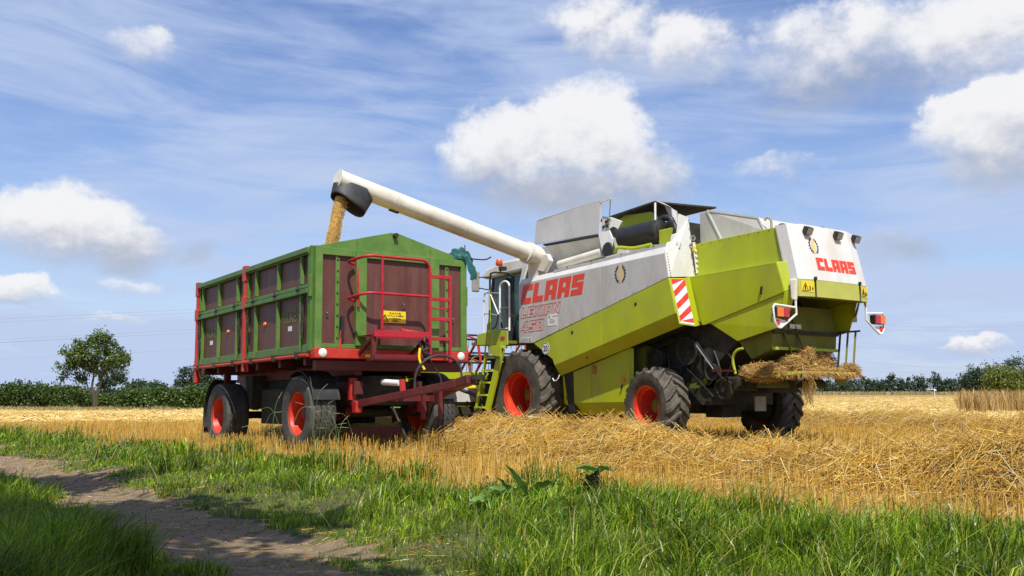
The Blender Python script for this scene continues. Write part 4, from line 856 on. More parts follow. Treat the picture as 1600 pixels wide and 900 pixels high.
MB().lathe([(0, .004), (.118, .004), (.118, 0)], c=(-.80, YS, 1.76), n=32).build('speed_disc', 'swhite', H)
MB().lathe([(.100, .0055), (.112, .0055)], c=(-.80, YS, 1.76), n=32).build('disc_rim', 'ink', H)
me = text_mesh('20', .2, offset=.006); put_mesh('speed_number', me, 'ink', H, (-.73, YS + .0055, 1.70), (-1, 0, 0), (0, 0, 1), (.14, .12))
def emblem(c, ux, uy, s, nrm_):
    c = Vector(c); ux = Vector(ux).normalized(); uy = Vector(uy).normalized(); n_ = Vector(nrm_).normalized()
    MB().plate([c + ux * (.40 * s * math.cos(a)) + uy * (1.15 * s * math.sin(a)) for a in (2 * PI * k / 20 for k in range(20))], n_ * .002).build('emblem_grain', 'gold', H)
    d = MB(); c2 = c + n_ * .002
    for sd in (-1, 1):
        pr = None
        for k in range(13):
            a = math.radians(-62 + k * 124 / 12); p = c2 + ux * (sd * .80 * s * math.cos(a)) + uy * (.98 * s * math.sin(a))
            if pr is not None: d.bar(pr, p, .10 * s, .003, up=n_)
            if k % 2 == 0 : o_ = (ux * (sd * math.cos(a)) + uy * math.sin(a)); d.bar(p, p + o_ * .24 * s, .17 * s, .003, up=n_)
            pr = p
    d.build('emblem_teeth', 'ink', H)
emblem((-2.93, YS + .002, 2.99), (-1, 0, 0), (0, 0, 1), .14, (0, 1, 0))
# rear cap of the straw hood
CAPZ = (3.50, 2.63, 2.37)
def ring(z, sh, grow=0.):
    h2 = .88 + grow; return [(-5.80 - sh, h2, z), (-5.97 - sh, h2 - .02, z), (-6.04 - sh, .57, z + (.02 if z > 3 else 0)), (-6.04 - sh, -.57, z + (.02 if z > 3 else 0)), (-5.97 - sh, -h2 + .02, z), (-5.80 - sh, -h2, z)]
def shell(name, za, zb, sa, sb, m, ga=0, gb=0):
    a = ring(za, sa, ga); b = ring(zb, sb, gb); t = .02
    q = MB()
    for i in range(5): q.plate([a[i], a[i + 1], b[i + 1], b[i]], (.02, 0, 0))
    return q.build(name, m, H)
cap = shell('rear_cap', CAPZ[0], CAPZ[1] + .003, 0, .20, 'white', 0, .02)
shell('rear_band', CAPZ[1] - .003, CAPZ[2], .205, .215, 'plime', .02, .02)
q = ring(CAPZ[0], 0); MB().plate([Vector(p) for p in q], (0, 0, -.02)).build('cap_top', 'white', H)
q = ring(CAPZ[2] + .004, .21, .0); P_('cap_floor_rim', [(p[0], p[1], p[2]) for p in q], (0, 0, .015), 'dlime', 0)
for y in (.57, -.57): MB().b2((-6.262, y - .012, 2.36), (-6.245, y + .012, 2.66)).box((-6.26, y, 2.65), (.03, .04, .05)).build('band_clip', 'dark', H)
n_c = Vector((-.97, 0, .22)).normalized(); sl_c = Vector((-.20, 0, -.87)).normalized()
def cap_pt(y, z, off=.003): return Vector((-6.04 - .20 * (3.50 - z) / .87, y, z)) + Vector((-off, 0, off * .2))
lay(block('CLAAS', .98, .20, -.0), cap_pt(.42, 2.80, .006), (0, -1, 0), -sl_c, 'maker_lettering', 'logo')
emblem(cap_pt(.40, 3.18, .006), (0, -1, 0), -sl_c, .115, (-.97, 0, .22))
for y0, y1, xo in ((.84, .60, 0), (-.62, -.85, 0)):
    ya, yb = y0, y1; f = lambda y: -6.245 if abs(y) <= .57 else -6.25 + .07 * (abs(y) - .57) / .31
    st_ = P_('warning_sticker', [(f(ya) - .008, ya, 2.60), (f(ya) - .008, ya, 2.44), (f(yb) - .008, yb, 2.44), (f(yb) - .008, yb, 2.60)], (.004, 0, 0), 'yellow', 0)
    tri = MB(); pA, pB, pC = (ya - .02, 2.455), (ya - .13, 2.455), (ya - .075, 2.575)
    for a, b in ((pA, pB), (pB, pC), (pC, pA)): tri.bar((f(a[0]) - .010, a[0], a[1]), (f(b[0]) - .010, b[0], b[1]), .010, .003, up=(1, 0, 0))
    for yy_, zz_, hh_ in ((ya - .075, 2.49, .05), (ya - .16, 2.475, .055), (ya - .21, 2.48, .03)): tri.b2((f(yy_) - .012, yy_ - .012, zz_ - hh_ / 3), (f(yy_) - .0085, yy_ + .012, zz_ + hh_))
    tri.build('warning_symbol', 'ink', st_)
for y in (.52, -.25, -.80):
    c = cap_pt(y, 3.40, .05) + Vector((.05 if y < -.6 else 0, 0, 0)); R_ = Matrix.Rotation(math.radians(-25), 3, 'Y')
    lmp = MB().box(c, (.09, .15, .12), R_).bar(c + Vector((.06, 0, -.02)), c + Vector((.0, 0, .0)), .03, .03); lmp = lmp.build('work_lamp', 'black', H, bevel=.012)
    MB().box(c + R_ @ Vector((-.048, 0, 0)), (.006, .13, .10), R_).build('lens', 'steelgrey', lmp)
MB().tube([(-6.0, -.06, 3.53), (-6.0, .02, 3.53)], .012, 6).build('lamp_clip', 'dark', H)
# tail lamps on white tube brackets
for sy in (1, -1):
    yo = sy
    MB().plate([(-6.17, sy * .87, 2.63), (-6.07, sy * .90, 2.63), (-6.09, sy * .90, 2.32), (-6.15, sy * .87, 2.30)], (0, sy * .06, 0)).build('bracket_fairing', 'cream', H, bevel=.02)
    pts = [(-6.13, sy * .90, 2.34), (-6.13, sy * .90, 2.22), (-6.13, sy * .89, 2.10), (-6.12, sy * 1.10, 1.97), (-6.12, sy * 1.26, 1.88), (-6.12, sy * 1.34, 1.89), (-6.12, sy * 1.40, 1.98), (-6.12, sy * 1.42, 2.18), (-6.12, sy * 1.38, 2.22), (-6.12, sy * .91, 2.20)]
    MB().tube([Vector(p) for p in pts], .017, 8).build('lamp_bracket', 'swhite', H, True)
    P_('bracket_gusset', [(-6.12, sy * 1.12, 1.99), (-6.12, sy * 1.26, 1.89), (-6.12, sy * 1.34, 1.91), (-6.12, sy * 1.38, 2.02)], (.004, 0, 0), 'swhite', 0)
    lb = MB().b2((-6.16, sy * 1.10, 2.035), (-6.06, sy * 1.385, 2.185)).build('tail_lamp', 'black', H, bevel=.008)
    MB().b2((-6.175, sy * 1.105, 2.04), (-6.158, sy * 1.24, 2.18)).build('red_lens', 'redlens', lb, bevel=.004); MB().b2((-6.175, sy * 1.243, 2.04), (-6.158, sy * 1.38, 2.18)).build('amber_lens', 'amber', lb, bevel=.004)
    MB().lathe([(0, -.012), (.038, -.010), (.040, 0)], c=(-6.125, sy * 1.32, 1.96), ax='x', n=18).build('round_reflector', 'sred', H)
# chopper housing, chaff tray with bars
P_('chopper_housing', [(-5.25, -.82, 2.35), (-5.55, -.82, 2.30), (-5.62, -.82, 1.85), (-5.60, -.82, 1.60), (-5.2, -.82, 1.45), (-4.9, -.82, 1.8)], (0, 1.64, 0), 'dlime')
MB().b2((-5.68, -.82, 1.585), (-5.60, .82, 1.63)).build('chopper_lip', 'lime', H); MB().b2((-5.66, -.82, 1.84), (-5.62, .82, 1.90)).build('chopper_lip', 'dark', H)
MB().b2((-5.632, .12, 1.93), (-5.622, .40, 2.00)).build('worn_sticker', 'cream', H)
for y in (.45, .12): MB().bar((-5.56, y + .2, 2.25), (-5.72, y, 1.45), .05, .02).build('support_strap', 'dlime', H)
P_('deflector', [(-5.60, .30, 1.56), (-5.60, -.05, 1.56), (-5.75, -.12, 1.36), (-5.75, .22, 1.36)], (.02, 0, 0), 'lime', 0)
MB().plate([(-5.0, .98, 1.20), (-5.55, 1.02, 1.16), (-6.05, .72, 1.235), (-6.05, -.74, 1.235), (-5.65, -.92, 1.235), (-5.0, -.9, 1.20)], (0, 0, -.02)).build('chaff_tray', 'dark', H)
MB().b2((-6.07, -.76, 1.215), (-6.05, .74, 1.25)).bar((-6.06, .73, 1.232), (-5.54, 1.03, 1.165), .02, .035).build('tray_edge', 'lime', H)
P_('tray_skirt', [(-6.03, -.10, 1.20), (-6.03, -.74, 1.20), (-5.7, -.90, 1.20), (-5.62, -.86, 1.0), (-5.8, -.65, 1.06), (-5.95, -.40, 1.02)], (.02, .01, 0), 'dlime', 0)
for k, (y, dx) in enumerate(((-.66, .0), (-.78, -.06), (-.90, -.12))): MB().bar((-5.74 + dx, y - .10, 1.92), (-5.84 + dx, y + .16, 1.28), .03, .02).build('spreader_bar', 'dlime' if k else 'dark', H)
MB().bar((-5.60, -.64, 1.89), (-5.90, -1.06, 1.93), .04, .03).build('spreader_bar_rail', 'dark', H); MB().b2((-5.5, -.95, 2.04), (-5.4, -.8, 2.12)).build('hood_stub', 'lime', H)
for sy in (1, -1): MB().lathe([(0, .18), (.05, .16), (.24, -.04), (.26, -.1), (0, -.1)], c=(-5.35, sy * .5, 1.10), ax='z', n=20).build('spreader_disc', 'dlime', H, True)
for k in range(7): MB().tube(smooth_path([(-3.1 - k * .27, .84, 1.75 - k * .03), (-3.2 - k * .28, .90, 1.4 - .05 * (k % 3)), (-3.05 - k * .26, .88, 1.05)], 5), .014 + .004 * (k % 2), 6).build('hose', 'black', H, True)
MB().b2((-4.9, .3, .95), (-4.5, .8, 1.18)).b2((-4.95, -.7, .92), (-4.55, .1, 1.15)).build('fan_housing', 'dark', H, bevel=.03)
# straw hanging on the tray
def clump(c, d, n, lmax, seed, sag=0.):
    r = np.random.default_rng(seed); u = nrm(r.normal(0, 1, (n, 3))) * (r.uniform(0, 1, (n, 1)) ** .45); p = np.array(c) + u * np.array(d)
    a = nrm(r.normal(0, 1, (n, 3)) * np.array([[1, 1, .6 + sag]])); L_ = r.uniform(.3, 1, (n, 1)) * lmax
    o = stalks('straw_tuft', p - a * L_ / 2, p + a * L_ / 2, r.uniform(.0025, .005, n), 'tray_straw', H); o['kind'] = 'stuff'
    v, f = [], []
    b = MB().lathe([(0, -.82), (.45, -.72), (.8, -.3), (.85, .1), (.6, .55), (.3, .74), (0, .8)], ax='z', n=14)
    r2 = random.Random(seed); b.v = [(c[0] + x * d[0] * r2.uniform(.75, 1), c[1] + y * d[1] * r2.uniform(.75, 1), c[2] + z * d[2] * r2.uniform(.75, 1)) for x, y, z in b.v]
    q = b.build('straw_core', 'chaff', H); q['kind'] = 'stuff'
clump((-5.45, .82, 1.24), (.42, .30, .16), 2600, .16, 1); clump((-5.75, .52, 1.32), (.26, .22, .20), 1800, .16, 2); clump((-5.8, .25, 1.46), (.14, .16, .20), 900, .14, 3)
clump((-5.88, .0, 1.27), (.16, .7, .06), 1800, .12, 4); clump((-5.9, -.70, 1.28), (.22, .14, .12), 900, .12, 5); clump((-5.66, -.36, 1.40), (.10, .40, .20), 1500, .12, 6)

r = np.random.default_rng(19); n = 150; A_ = np.stack([-5.98 + r.normal(0, .05, n), .46 + r.normal(0, .06, n), 1.24 - r.uniform(0, .35, n)], 1)
o = stalks('trailing_straw', A_, A_ + np.stack([r.normal(0, .04, n), r.normal(0, .05, n), -r.uniform(.06, .24, n)], 1), r.uniform(.002, .004, n), 'tray_straw', H); o['kind'] = 'stuff'
r = np.random.default_rng(9); n = 1100; yy = r.uniform(-.76, .95, n); A_ = np.stack([np.where(yy > .72, -6.05 + (yy - .72) * 1.6, -6.05) + r.normal(0, .015, n), yy, np.full(n, 1.25)], 1)
o = stalks('hanging_straw', A_, A_ + np.stack([r.normal(0, .05, n), r.normal(0, .05, n), -r.uniform(.02, .13, n)], 1), r.uniform(.002, .004, n), 'tray_straw', H); o['kind'] = 'stuff'
# top: grain tank flap, auger trough, engine bay, rear housing
P_('tank_flap', [(.0, 1.16, 3.92), (-2.0, 1.16, 3.86), (-2.07, 1.18, 4.43), (-1.98, 1.19, 4.50), (-.15, 1.19, 4.40), (-.10, 1.18, 4.36)], (0, -.025, 0), 'white')
P_('flap_tab', [(-2.07, 1.185, 4.44), (-2.32, 1.17, 4.46), (-2.33, 1.17, 4.52), (-1.99, 1.19, 4.505)], (0, -.02, 0), 'white', 0)
MB().tube([(-2.31, 1.15, 4.47), (-2.18, 1.10, 3.83)], .010, 6).build('flap_strut', 'steel', H)
MB().plate([(.05, -1.1, 3.05), (-2.1, -1.1, 3.05), (-2.1, -1.1, 3.80), (.0, -1.1, 3.88)], (0, 2.05, 0)).build('grain_tank', 'grey', H)
P_('tank_flap', [(.0, -1.16, 3.92), (-2.0, -1.16, 3.86), (-2.05, -1.18, 4.42), (-.12, -1.18, 4.38)], (0, .025, 0), 'grey')
P_('trough_wall', [(-.35, 1.14, 3.86), (-1.97, 1.14, 3.84), (-2.0, .98, 3.55), (-.55, .98, 3.50)], (0, -.02, 0), 'cream')
P_('trough_lip', [(-.30, 1.165, 3.89), (-2.02, 1.165, 3.86), (-2.02, 1.13, 3.83), (-.34, 1.13, 3.86)], (0, 0, -.02), 'black', 0)
MB().tube([(-.75, 1.10, 3.42), (-2.02, 1.10, 3.52)], .085, 14).build('trough_pipe', 'cream', H, True)
P_('trough_floor', [(-.5, 1.36, 3.22), (-2.2, 1.36, 3.30), (-2.2, .95, 3.34), (-.5, .95, 3.28)], (0, 0, -.02), 'cream', 0)
P_('tank_end_plate', [(-1.98, 1.17, 3.86), (-2.14, 1.2, 3.42), (-2.33, 1.2, 3.34), (-2.36, 1.15, 3.72), (-2.24, 1.13, 3.90)], (.0, -.03, 0), 'white')
MB().lathe([(0, .02), (.13, .02), (.15, 0)], c=(-2.27, 1.2, 3.52), n=18).build('end_cover', 'black', H)
P_('tank_bracket', [(-2.0, 1.10, 3.86), (-2.3, 1.05, 3.80), (-2.45, 1.0, 4.05), (-2.2, 1.05, 4.16), (-2.02, 1.1, 4.2)], (0, -.03, 0), 'cream'); bo = MB()
for x, z in ((-2.12, 4.08), (-2.05, 3.99), (-2.2, 4.10), (-2.14, 4.0)): bo.tube([(x, 1.08, z), (x, 1.11, z)], .03, 6)
bo.build('bolt', 'dark', H)
P_('side_deck', [(-.9, 1.44, 3.235), (-3.98, 1.40, 3.36), (-3.98, .9, 3.37), (-.9, .9, 3.24)], (0, 0, -.02), 'grey')
MB().bar((-1.0, 1.425, 3.24), (-3.97, 1.40, 3.375), .05, .05).build('deck_edge', 'grey', H)
bo = MB()
for x in (-1.4, -2.1, -2.9, -3.7): bo.tube([(x, 1.45, 3.26 + (-1 - x) * .045), (x, 1.455, 3.26 + (-1 - x) * .045)], .014, 6)
bo.build('bolt', 'dark', H)
P_('engine_cover', [(-1.45, .72, 4.22), (-3.0, .72, 4.34), (-3.30, -.6, 4.34), (-1.45, -.6, 4.28)], (0, 0, .03), 'dark', 0)
P_('engine_cover_end', [(-3.02, .72, 4.375), (-3.36, .66, 4.20), (-3.40, .64, 3.60), (-3.40, .52, 3.60), (-3.36, .52, 4.14), (-3.06, .56, 4.34)], (-.02, 0, 0), 'white', 0)
MB().tube([(-3.03, .72, 4.33), (-3.10, .80, 3.70)], .02, 8).build('cover_strut', 'cream', H)
P_('engine_shroud', [(-1.6, .60, 3.95), (-1.75, .60, 4.15), (-2.1, .60, 4.26), (-2.8, .60, 4.22), (-3.0, .60, 4.05), (-3.0, .60, 3.9)], (0, -.05, 0), 'lime'); P_('engine_wall', [(-1.5, .55, 3.4), (-3.3, .55, 3.4), (-3.3, .55, 3.95), (-1.5, .55, 4.0)], (0, -.05, 0), 'cream', 0)
MB().b2((-3.3, -.6, 3.3), (-1.5, .5, 4.0)).build('engine_block', 'dark', H)
MB().lathe([(0, 0), (.17, 0), (.21, -.04), (.21, -.84), (.215, -.85), (.215, -.93), (.20, -1.0), (.12, -1.04), (0, -1.04)], c=(-2.48, 1.02, 3.72), ax='x', n=28).build('air_cleaner', 'black', H, True)
MB().tube(smooth_path([(-2.55, 1.02, 3.76), (-2.42, 1.04, 3.80), (-2.30, 1.04, 3.86), (-2.30, 1.1, 3.88)], 5), .085, 12).build('intake_elbow', 'black', H, True)
MB().tube(smooth_path([(-3.35, .98, 3.86), (-3.45, .95, 3.96), (-3.6, .92, 3.92), (-3.66, .9, 3.75)], 5), .06, 10).build('hose', 'black', H, True); MB().tube(smooth_path([(-3.62, 1.06, 3.78), (-3.78, 1.08, 3.82), (-3.88, 1.1, 3.70), (-3.86, 1.12, 3.52)], 5), .045, 10).build('hose', 'black', H, True)
MB().b2((-3.88, .92, 3.42), (-3.52, 1.14, 3.72)).build('battery_box', 'lime', H, bevel=.015)
MB().tube(smooth_path([(-2.5, 1.22, 3.44), (-2.6, 1.24, 3.52), (-3.0, 1.24, 3.46), (-3.4, 1.2, 3.48)], 5), .03, 8).build('yellow_green_pipe', 'lime', H, True); MB().bar((-2.35, 1.3, 3.36), (-2.9, 1.28, 3.40), .05, .03).build('cream_rod', 'cream', H)
P_('rear_housing', [(-4.0, .62, 3.44), (-4.0, .62, 4.0), (-4.17, .62, 4.02), (-4.46, .62, 3.50)], (0, -1.24, 0), 'grey')
P_('rear_housing', [(-4.47, .62, 3.48), (-4.18, .62, 4.02), (-5.22, .56, 3.74), (-5.36, .60, 3.50)], (0, -1.24, 0), 'grey')
MB().bar((-4.175, .625, 4.02), (-4.465, .625, 3.49), .03, .02, up=(0, 1, 0)).bar((-4.18, .625, 4.02), (-5.22, .565, 3.74), .03, .02, up=(0, 1, 0)).bar((-5.22, .57, 3.74), (-5.36, .605, 3.50), .03, .02, up=(0, 1, 0)).build('housing_trim', 'white', H)
MB().tube(smooth_path([(-5.45, .55, 3.5), (-5.45, .55, 3.66), (-5.40, .58, 3.72), (-5.36, .6, 3.67)], 4), .02, 6).build('hook', 'steelgrey', H, True); MB().tube(smooth_path([(-5.45, .5, 3.5), (-5.55, .45, 3.60), (-5.68, .45, 3.56), (-5.72, .45, 3.48)], 4), .012, 6).build('small_hose', 'black', H, True)
# sprouting weed on the corner panel
r = np.random.default_rng(2); V, F, sz = leaf_cloud(np.array([[-4.03, 1.22, 3.40], [-4.04, 1.19, 3.34], [-4.03, 1.16, 3.42]]), 16, .022, .010, r)
o = np_mesh('weed_sprig', V, F, sz, 'hedge', H); o['kind'] = 'stuff'
# unloading auger
EL = Vector((-.42, 1.30, 3.58)); TIP = Vector((-.42, 5.72, 4.57)); ad = (TIP - EL).normalized()
MB().tube(smooth_path([(-.30, 1.30, 3.0), (-.30, 1.30, 3.22), (-.34, 1.34, 3.42), EL + ad * .12, EL + ad * .35], 6), .19, 24).build('auger_elbow', 'cream', H, True)
MB().tube([EL + ad * .30, EL + ad * .345], .215, 24).tube([EL + ad * .36, EL + ad * .40], .215, 24).build('auger_flange', 'cream', H, True)
P_('elbow_guard', [(-.40, 1.46, 3.66), (-.72, 1.40, 3.62), (-.80, 1.38, 3.48), (-.62, 1.40, 3.26), (-.42, 1.45, 3.32)], (0, -.10, 0), 'cream', .02)
aug = MB().tube([EL + ad * .35, TIP], .172, 28).build('auger_tube', 'cream', H, True)
for t in (1.9, 3.35, 3.43): MB().tube([EL + ad * t, EL + ad * (t + .025)], .176, 28).build('tube_band', 'cream', aug, True)
MB().tube([TIP, TIP + ad * .02], .18, 28).build('tube_end', 'cream', aug, True)
MB().plate([EL + ad * 3.32 + Vector((-.03, 0, -.175)), EL + ad * 3.5 + Vector((-.03, 0, -.175)), EL + ad * 3.5 + Vector((.05, 0, -.175)), EL + ad * 3.32 + Vector((.05, 0, -.175))], (0, 0, -.02)).build('tube_clamp', 'dark', aug)
sk = MB(); n = 28; rows = []
an = Vector((1, 0, 0)); au = an.cross(ad).normalized(); au = au if au.z > 0 else -au
c0 = TIP - ad * .33
for j in range(7):
    t = j / 6
    for k in range(n):
        a = 2 * PI * k / n
        top = c0 + ad * (.40 * math.cos(a)) + an * (.185 * math.sin(a)); top = top - au * (.02 if abs(math.sin(a)) > .8 else (.02 + .06 * abs(math.cos(a))))
        bot = c0 + ad * .14 + Vector((0, 0, -.38)) + ad * (.31 * math.cos(a)) + an * (.27 * math.sin(a)) + Vector((0, 0, .10 * math.cos(a) - .02 * math.sin(3 * a)))
        wob = 1 + .02 * math.sin(5 * a + 3 * t); p = top.lerp(bot, t); sk.v.append(tuple(p))
sk.f += [(j * n + k, j * n + (k + 1) % n, (j + 1) * n + (k + 1) % n, (j + 1) * n + k) for j in range(6) for k in range(n)]
skirt = sk.build('spout_skirt', 'rubber', H, True); so = skirt.modifiers.new('solid', 'SOLIDIFY'); so.thickness = .008
# cab, platform, rails and ladder ahead of the front wheel
P_('cab_body', [(.35, -.95, 1.95), (.35, -.95, 3.35), (.45, -.95, 3.50), (1.75, -.95, 3.45), (1.95, -.95, 2.2), (1.7, -.95, 1.95)], (0, 1.9, 0), 'glass', .02)
for sy in (1, -1):
    for a, b in (((.38, sy * .955, 1.97), (.38, sy * .955, 3.45)), ((1.05, sy * .955, 1.97), (1.02, sy * .955, 3.45)), ((1.93, sy * .955, 2.2), (1.75, sy * .955, 3.42)), ((.38, sy * .955, 2.05), (1.75, sy * .955, 2.02))): MB().bar(a, b, .03, .06, up=(1, 0, 0)).build('cab_pillar', 'black', H)
MB().plate([(.20, -1.08, 3.46), (1.95, -1.08, 3.40), (2.05, -1.08, 3.47), (1.85, -1.08, 3.62), (1.2, -1.08, 3.72), (.25, -1.08, 3.72)], (0, 2.16, 0)).build('cab_roof', 'cream', H, bevel=.05)
MB().bar((.98, 1.0, 1.98), (1.2, 1.02, 3.35), .07, .10).build('cab_door_edge', 'black', H); MB().bar((.62, 1.0, 2.35), (.95, 1.02, 2.55), .02, .03).bar((.62, 1.0, 2.6), (.8, 1.02, 2.45), .02, .03).build('door_grip', 'black', H)
P_('cab_rear_panel', [(.07, 1.42, 3.10), (.34, 1.30, 3.10), (.34, 1.2, 3.50), (.10, 1.25, 3.50)], (0, -.04, 0), 'grey')
P_('cab_rear_wall', [(.07, 1.46, 1.92), (.10, 1.46, 3.08), (.10, .9, 3.4), (.10, .9, 1.92)], (.03, 0, 0), 'grey')
MB().b2((.10, .9, 3.50), (.26, 1.1, 3.74)).build('filter_can', 'black', H, bevel=.03)
MB().b2((.25, .95, 1.90), (1.45, 1.72, 1.96)).build('platform', 'dlime', H)
P_('platform_side', [(.12, 1.72, 1.86), (.12, 1.72, 2.14), (.50, 1.72, 2.18), (1.20, 1.72, 2.12), (1.20, 1.72, 1.90)], (0, .03, 0), 'lime'); MB().b2((.20, 1.75, 1.98), (.34, 1.762, 2.04)).build('position_lamp', 'redlens', H, bevel=.006)
def hoop(xa, xb, y, z0, z1, m, r=.020): MB().tube([(xa, y, z0), (xa, y, z1 - .12)] + [Vector(((xa + xb) / 2 + (xa - xb) / 2 * math.cos(a), y, z1 - .12 + .12 * math.sin(a))) for a in (PI * k / 10 for k in range(11))] + [(xb, y, z1 - .12), (xb, y, z0)], r, 8).build('hand_rail', m, H, True)
hoop(.50, .17, 1.66, 2.15, 3.16, 'swhite')
for z in (2.2, 2.62): MB().tube([(.50, 1.66, z), (.17, 1.66, z)], .014, 6).build('rail_bar', 'swhite' if z < 2.5 else 'steelgrey', H)
MB().tube([(1.02, 1.70, 2.12), (1.02, 1.70, 2.85), (1.0, 1.70, 2.95), (.94, 1.70, 2.98), (.86, 1.70, 2.98)], .020, 8).build('hand_rail', 'swhite', H, True)
MB().tube([(.80, 1.70, 2.0), (.80, 1.70, 3.25), (.77, 1.70, 3.36), (.70, 1.66, 3.38), (.50, 1.5, 3.36), (.48, 1.3, 3.3)], .022, 8).build('mirror_post', 'black', H, True)
MB().tube([(.80, 1.70, 2.15), (.80, 1.70, 3.02)], .026, 8).build('mirror_post_sleeve', 'lime', H, True)
MB().tube([(.78, 1.70, 3.02), (.42, 1.62, 2.15)], .018, 8).build('brace', 'black', H, True); MB().tube([(.76, 1.71, 2.92), (.46, 1.65, 2.35)], .014, 8).build('brace', 'swhite', H, True)
MB().tube([(1.0, 1.70, 2.98), (.5, 1.68, 2.93)], .014, 6).tube([(1.02, 1.70, 2.55), (.5, 1.68, 2.48)], .012, 6).build('rail_bar', 'steelgrey', H)
MB().tube(smooth_path([(.78, 1.72, 2.6), (.76, 1.74, 2.35), (.66, 1.74, 2.22), (.54, 1.72, 2.28), (.50, 1.70, 2.5)], 6), .014, 6).build('cable', 'black', H, True)
MB().tube([(.80, 1.70, 3.28), (1.0, 1.9, 3.29)], .012, 6).tube([(.80, 1.70, 3.02), (.98, 1.88, 3.07)], .012, 6).build('mirror_arm', 'black', H)
MB().b2((.96, 1.84, 2.98), (1.02, 2.02, 3.42)).build('mirror', 'steelgrey', H, bevel=.03)
MB().tube([(.62, 1.56, 3.38), (.62, 1.56, 3.50)], .02, 8).box((.60, 1.52, 3.46), (.10, .14, .08)).build('beacon_base', 'dark', H)
MB().lathe([(0, .14), (.05, .13), (.072, .09), (.075, .02), (.06, 0), (0, 0)], c=(.64, 1.58, 3.52), ax='z', n=18).build('beacon', 'orange', H, True)
# ladder: two stringers, punched treads, handles
lo, hi = Vector((.98, 1.82, .66)), Vector((.62, 1.74, 1.78))
ld = MB().bar(Vector((.70, 1.82, .56)), Vector((.28, 1.76, 1.80)), .05, .17, up=(1, 0, .3)).build('ladder', 'lime', H, bevel=.008)
MB().bar(Vector((1.12, 1.82, .56)), Vector((.82, 1.76, 1.70)), .04, .06, up=(1, 0, .3)).build('ladder_stringer', 'lime', ld)
for k in range(5):
    t = k / 4.4; c = Vector((.93, 1.80, .62)).lerp(Vector((.58, 1.76, 1.72)), t)
    MB().box(c, (.34, .16, .035)).build('tread', 'lime', ld)
for k in range(4):
    t = (k + .5) / 4.4; c = Vector((.93, 1.78, .62)).lerp(Vector((.58, 1.72, 1.72)), t); hb = MB().box(c + Vector((0, -.06, 0)), (.30, .01, .20))
    for i in range(4):
        for j in range(3): hb.box(c + Vector((-.11 + i * .073, -.05, -.06 + j * .06)), (.04, .012, .035))
    hb.build('tread_riser', 'dark' if k % 2 == 0 else 'dark', ld)
MB().b2((.18, 1.70, 1.80), (.60, 1.86, 1.86)).plate([(.16, 1.86, 1.62), (.60, 1.86, 1.70), (.60, 1.86, 1.85), (.16, 1.86, 1.85)], (0, .02, 0)).build('ladder_head', 'lime', H)
MB().tube(smooth_path([(.55, 1.86, 1.86), (.62, 1.88, 2.2), (.58, 1.88, 2.32), (.54, 1.86, 2.28), (.52, 1.86, 1.9)], 5), .016, 6).build('hand_rail', 'lime', H, True)
MB().tube(smooth_path([(.62, 1.88, 2.2), (.70, 1.90, 1.6), (.72, 1.92, 1.30), (.66, 1.9, 1.22), (.60, 1.88, 1.30)], 5), .016, 6).build('hand_rail', 'lime', H, True)
MB().tube(smooth_path([(1.02, 1.85, 1.66), (1.12, 1.92, 1.60), (1.16, 1.92, 1.35), (1.08, 1.90, 1.22), (1.0, 1.85, 1.22)], 5), .016, 6).build('hand_rail', 'lime', H, True)
for x in (1.10, .70): MB().b2((x - .10, 1.80, .26), (x + .10, 1.83, .56)).build('rubber_step_flap', 'rubber', ld)
# cutting header ahead of the cab
hd = MB().plate([(2.0, -2.95, .42), (2.0, -2.95, 1.22), (2.12, -2.95, 1.32), (2.2, -2.95, 1.22), (2.2, -2.95, .5), (3.4, -2.95, .28), (3.4, -2.95, .24), (2.2, -2.95, .36)], (0, 5.9, 0)).build('header', 'dlime', H)
MB().b2((1.93, -2.95, 1.20), (2.06, 2.95, 1.36)).build('header_beam', 'lime', hd, bevel=.01)
MB().b2((1.95, 1.1, .72), (1.985, 2.2, 1.08)).build('header_guard', 'white', hd); MB().b2((1.90, -2.9, .45), (2.0, 2.9, .62)).build('header_floor', 'dark', hd)
MB().b2((1.86, .95, .62), (1.97, 1.12, 1.2)).b2((1.86, 2.2, .62), (1.97, 2.36, 1.2)).build('header_frame', 'lime', hd)
for sy in (1, -1):
    MB().plate([(1.95, sy * 2.95, .3), (1.95, sy * 2.95, 1.40), (2.6, sy * 2.95, 1.3), (3.6, sy * 2.95, .7), (4.1, sy * 2.95, .2)], (0, sy * .06, 0)).build('header_divider', 'lime', hd)
    MB().bar((2.05, sy * 2.85, 1.42), (3.25, sy * 2.85, 1.75), .06, .10).build('reel_arm', 'red', hd)
MB().tube([(3.1, -2.8, 1.72), (3.1, 2.8, 1.72)], .07, 10).build('reel_tube', 'black', hd, True)
for y in (-2.75, -1.0, .72, 2.7):
    w = MB()
    for k in range(6):
        a = k * PI / 3 + .25; w.bar((3.1, y, 1.72), (3.1 + .55 * math.cos(a), y, 1.72 + .55 * math.sin(a)), .03, .05, up=(0, 1, 0)); b = a + PI / 3; w.bar((3.1 + .55 * math.cos(a), y, 1.72 + .55 * math.sin(a)), (3.1 + .55 * math.cos(b), y, 1.72 + .55 * math.sin(b)), .03, .05, up=(0, 1, 0))
    w.build('reel_spider', 'red', hd)
for k in range(6):
    a = k * PI / 3 + .25; x, z = 3.1 + .55 * math.cos(a), 1.72 + .55 * math.sin(a); b = MB().tube([(x, -2.8, z), (x, 2.8, z)], .022, 8)
    for j in range(38): yv = -2.75 + j * .148; b.tube([(x, yv, z), (x + .01, yv, z - .19)], .007, 4)
    b.build('reel_bat', 'black', hd)
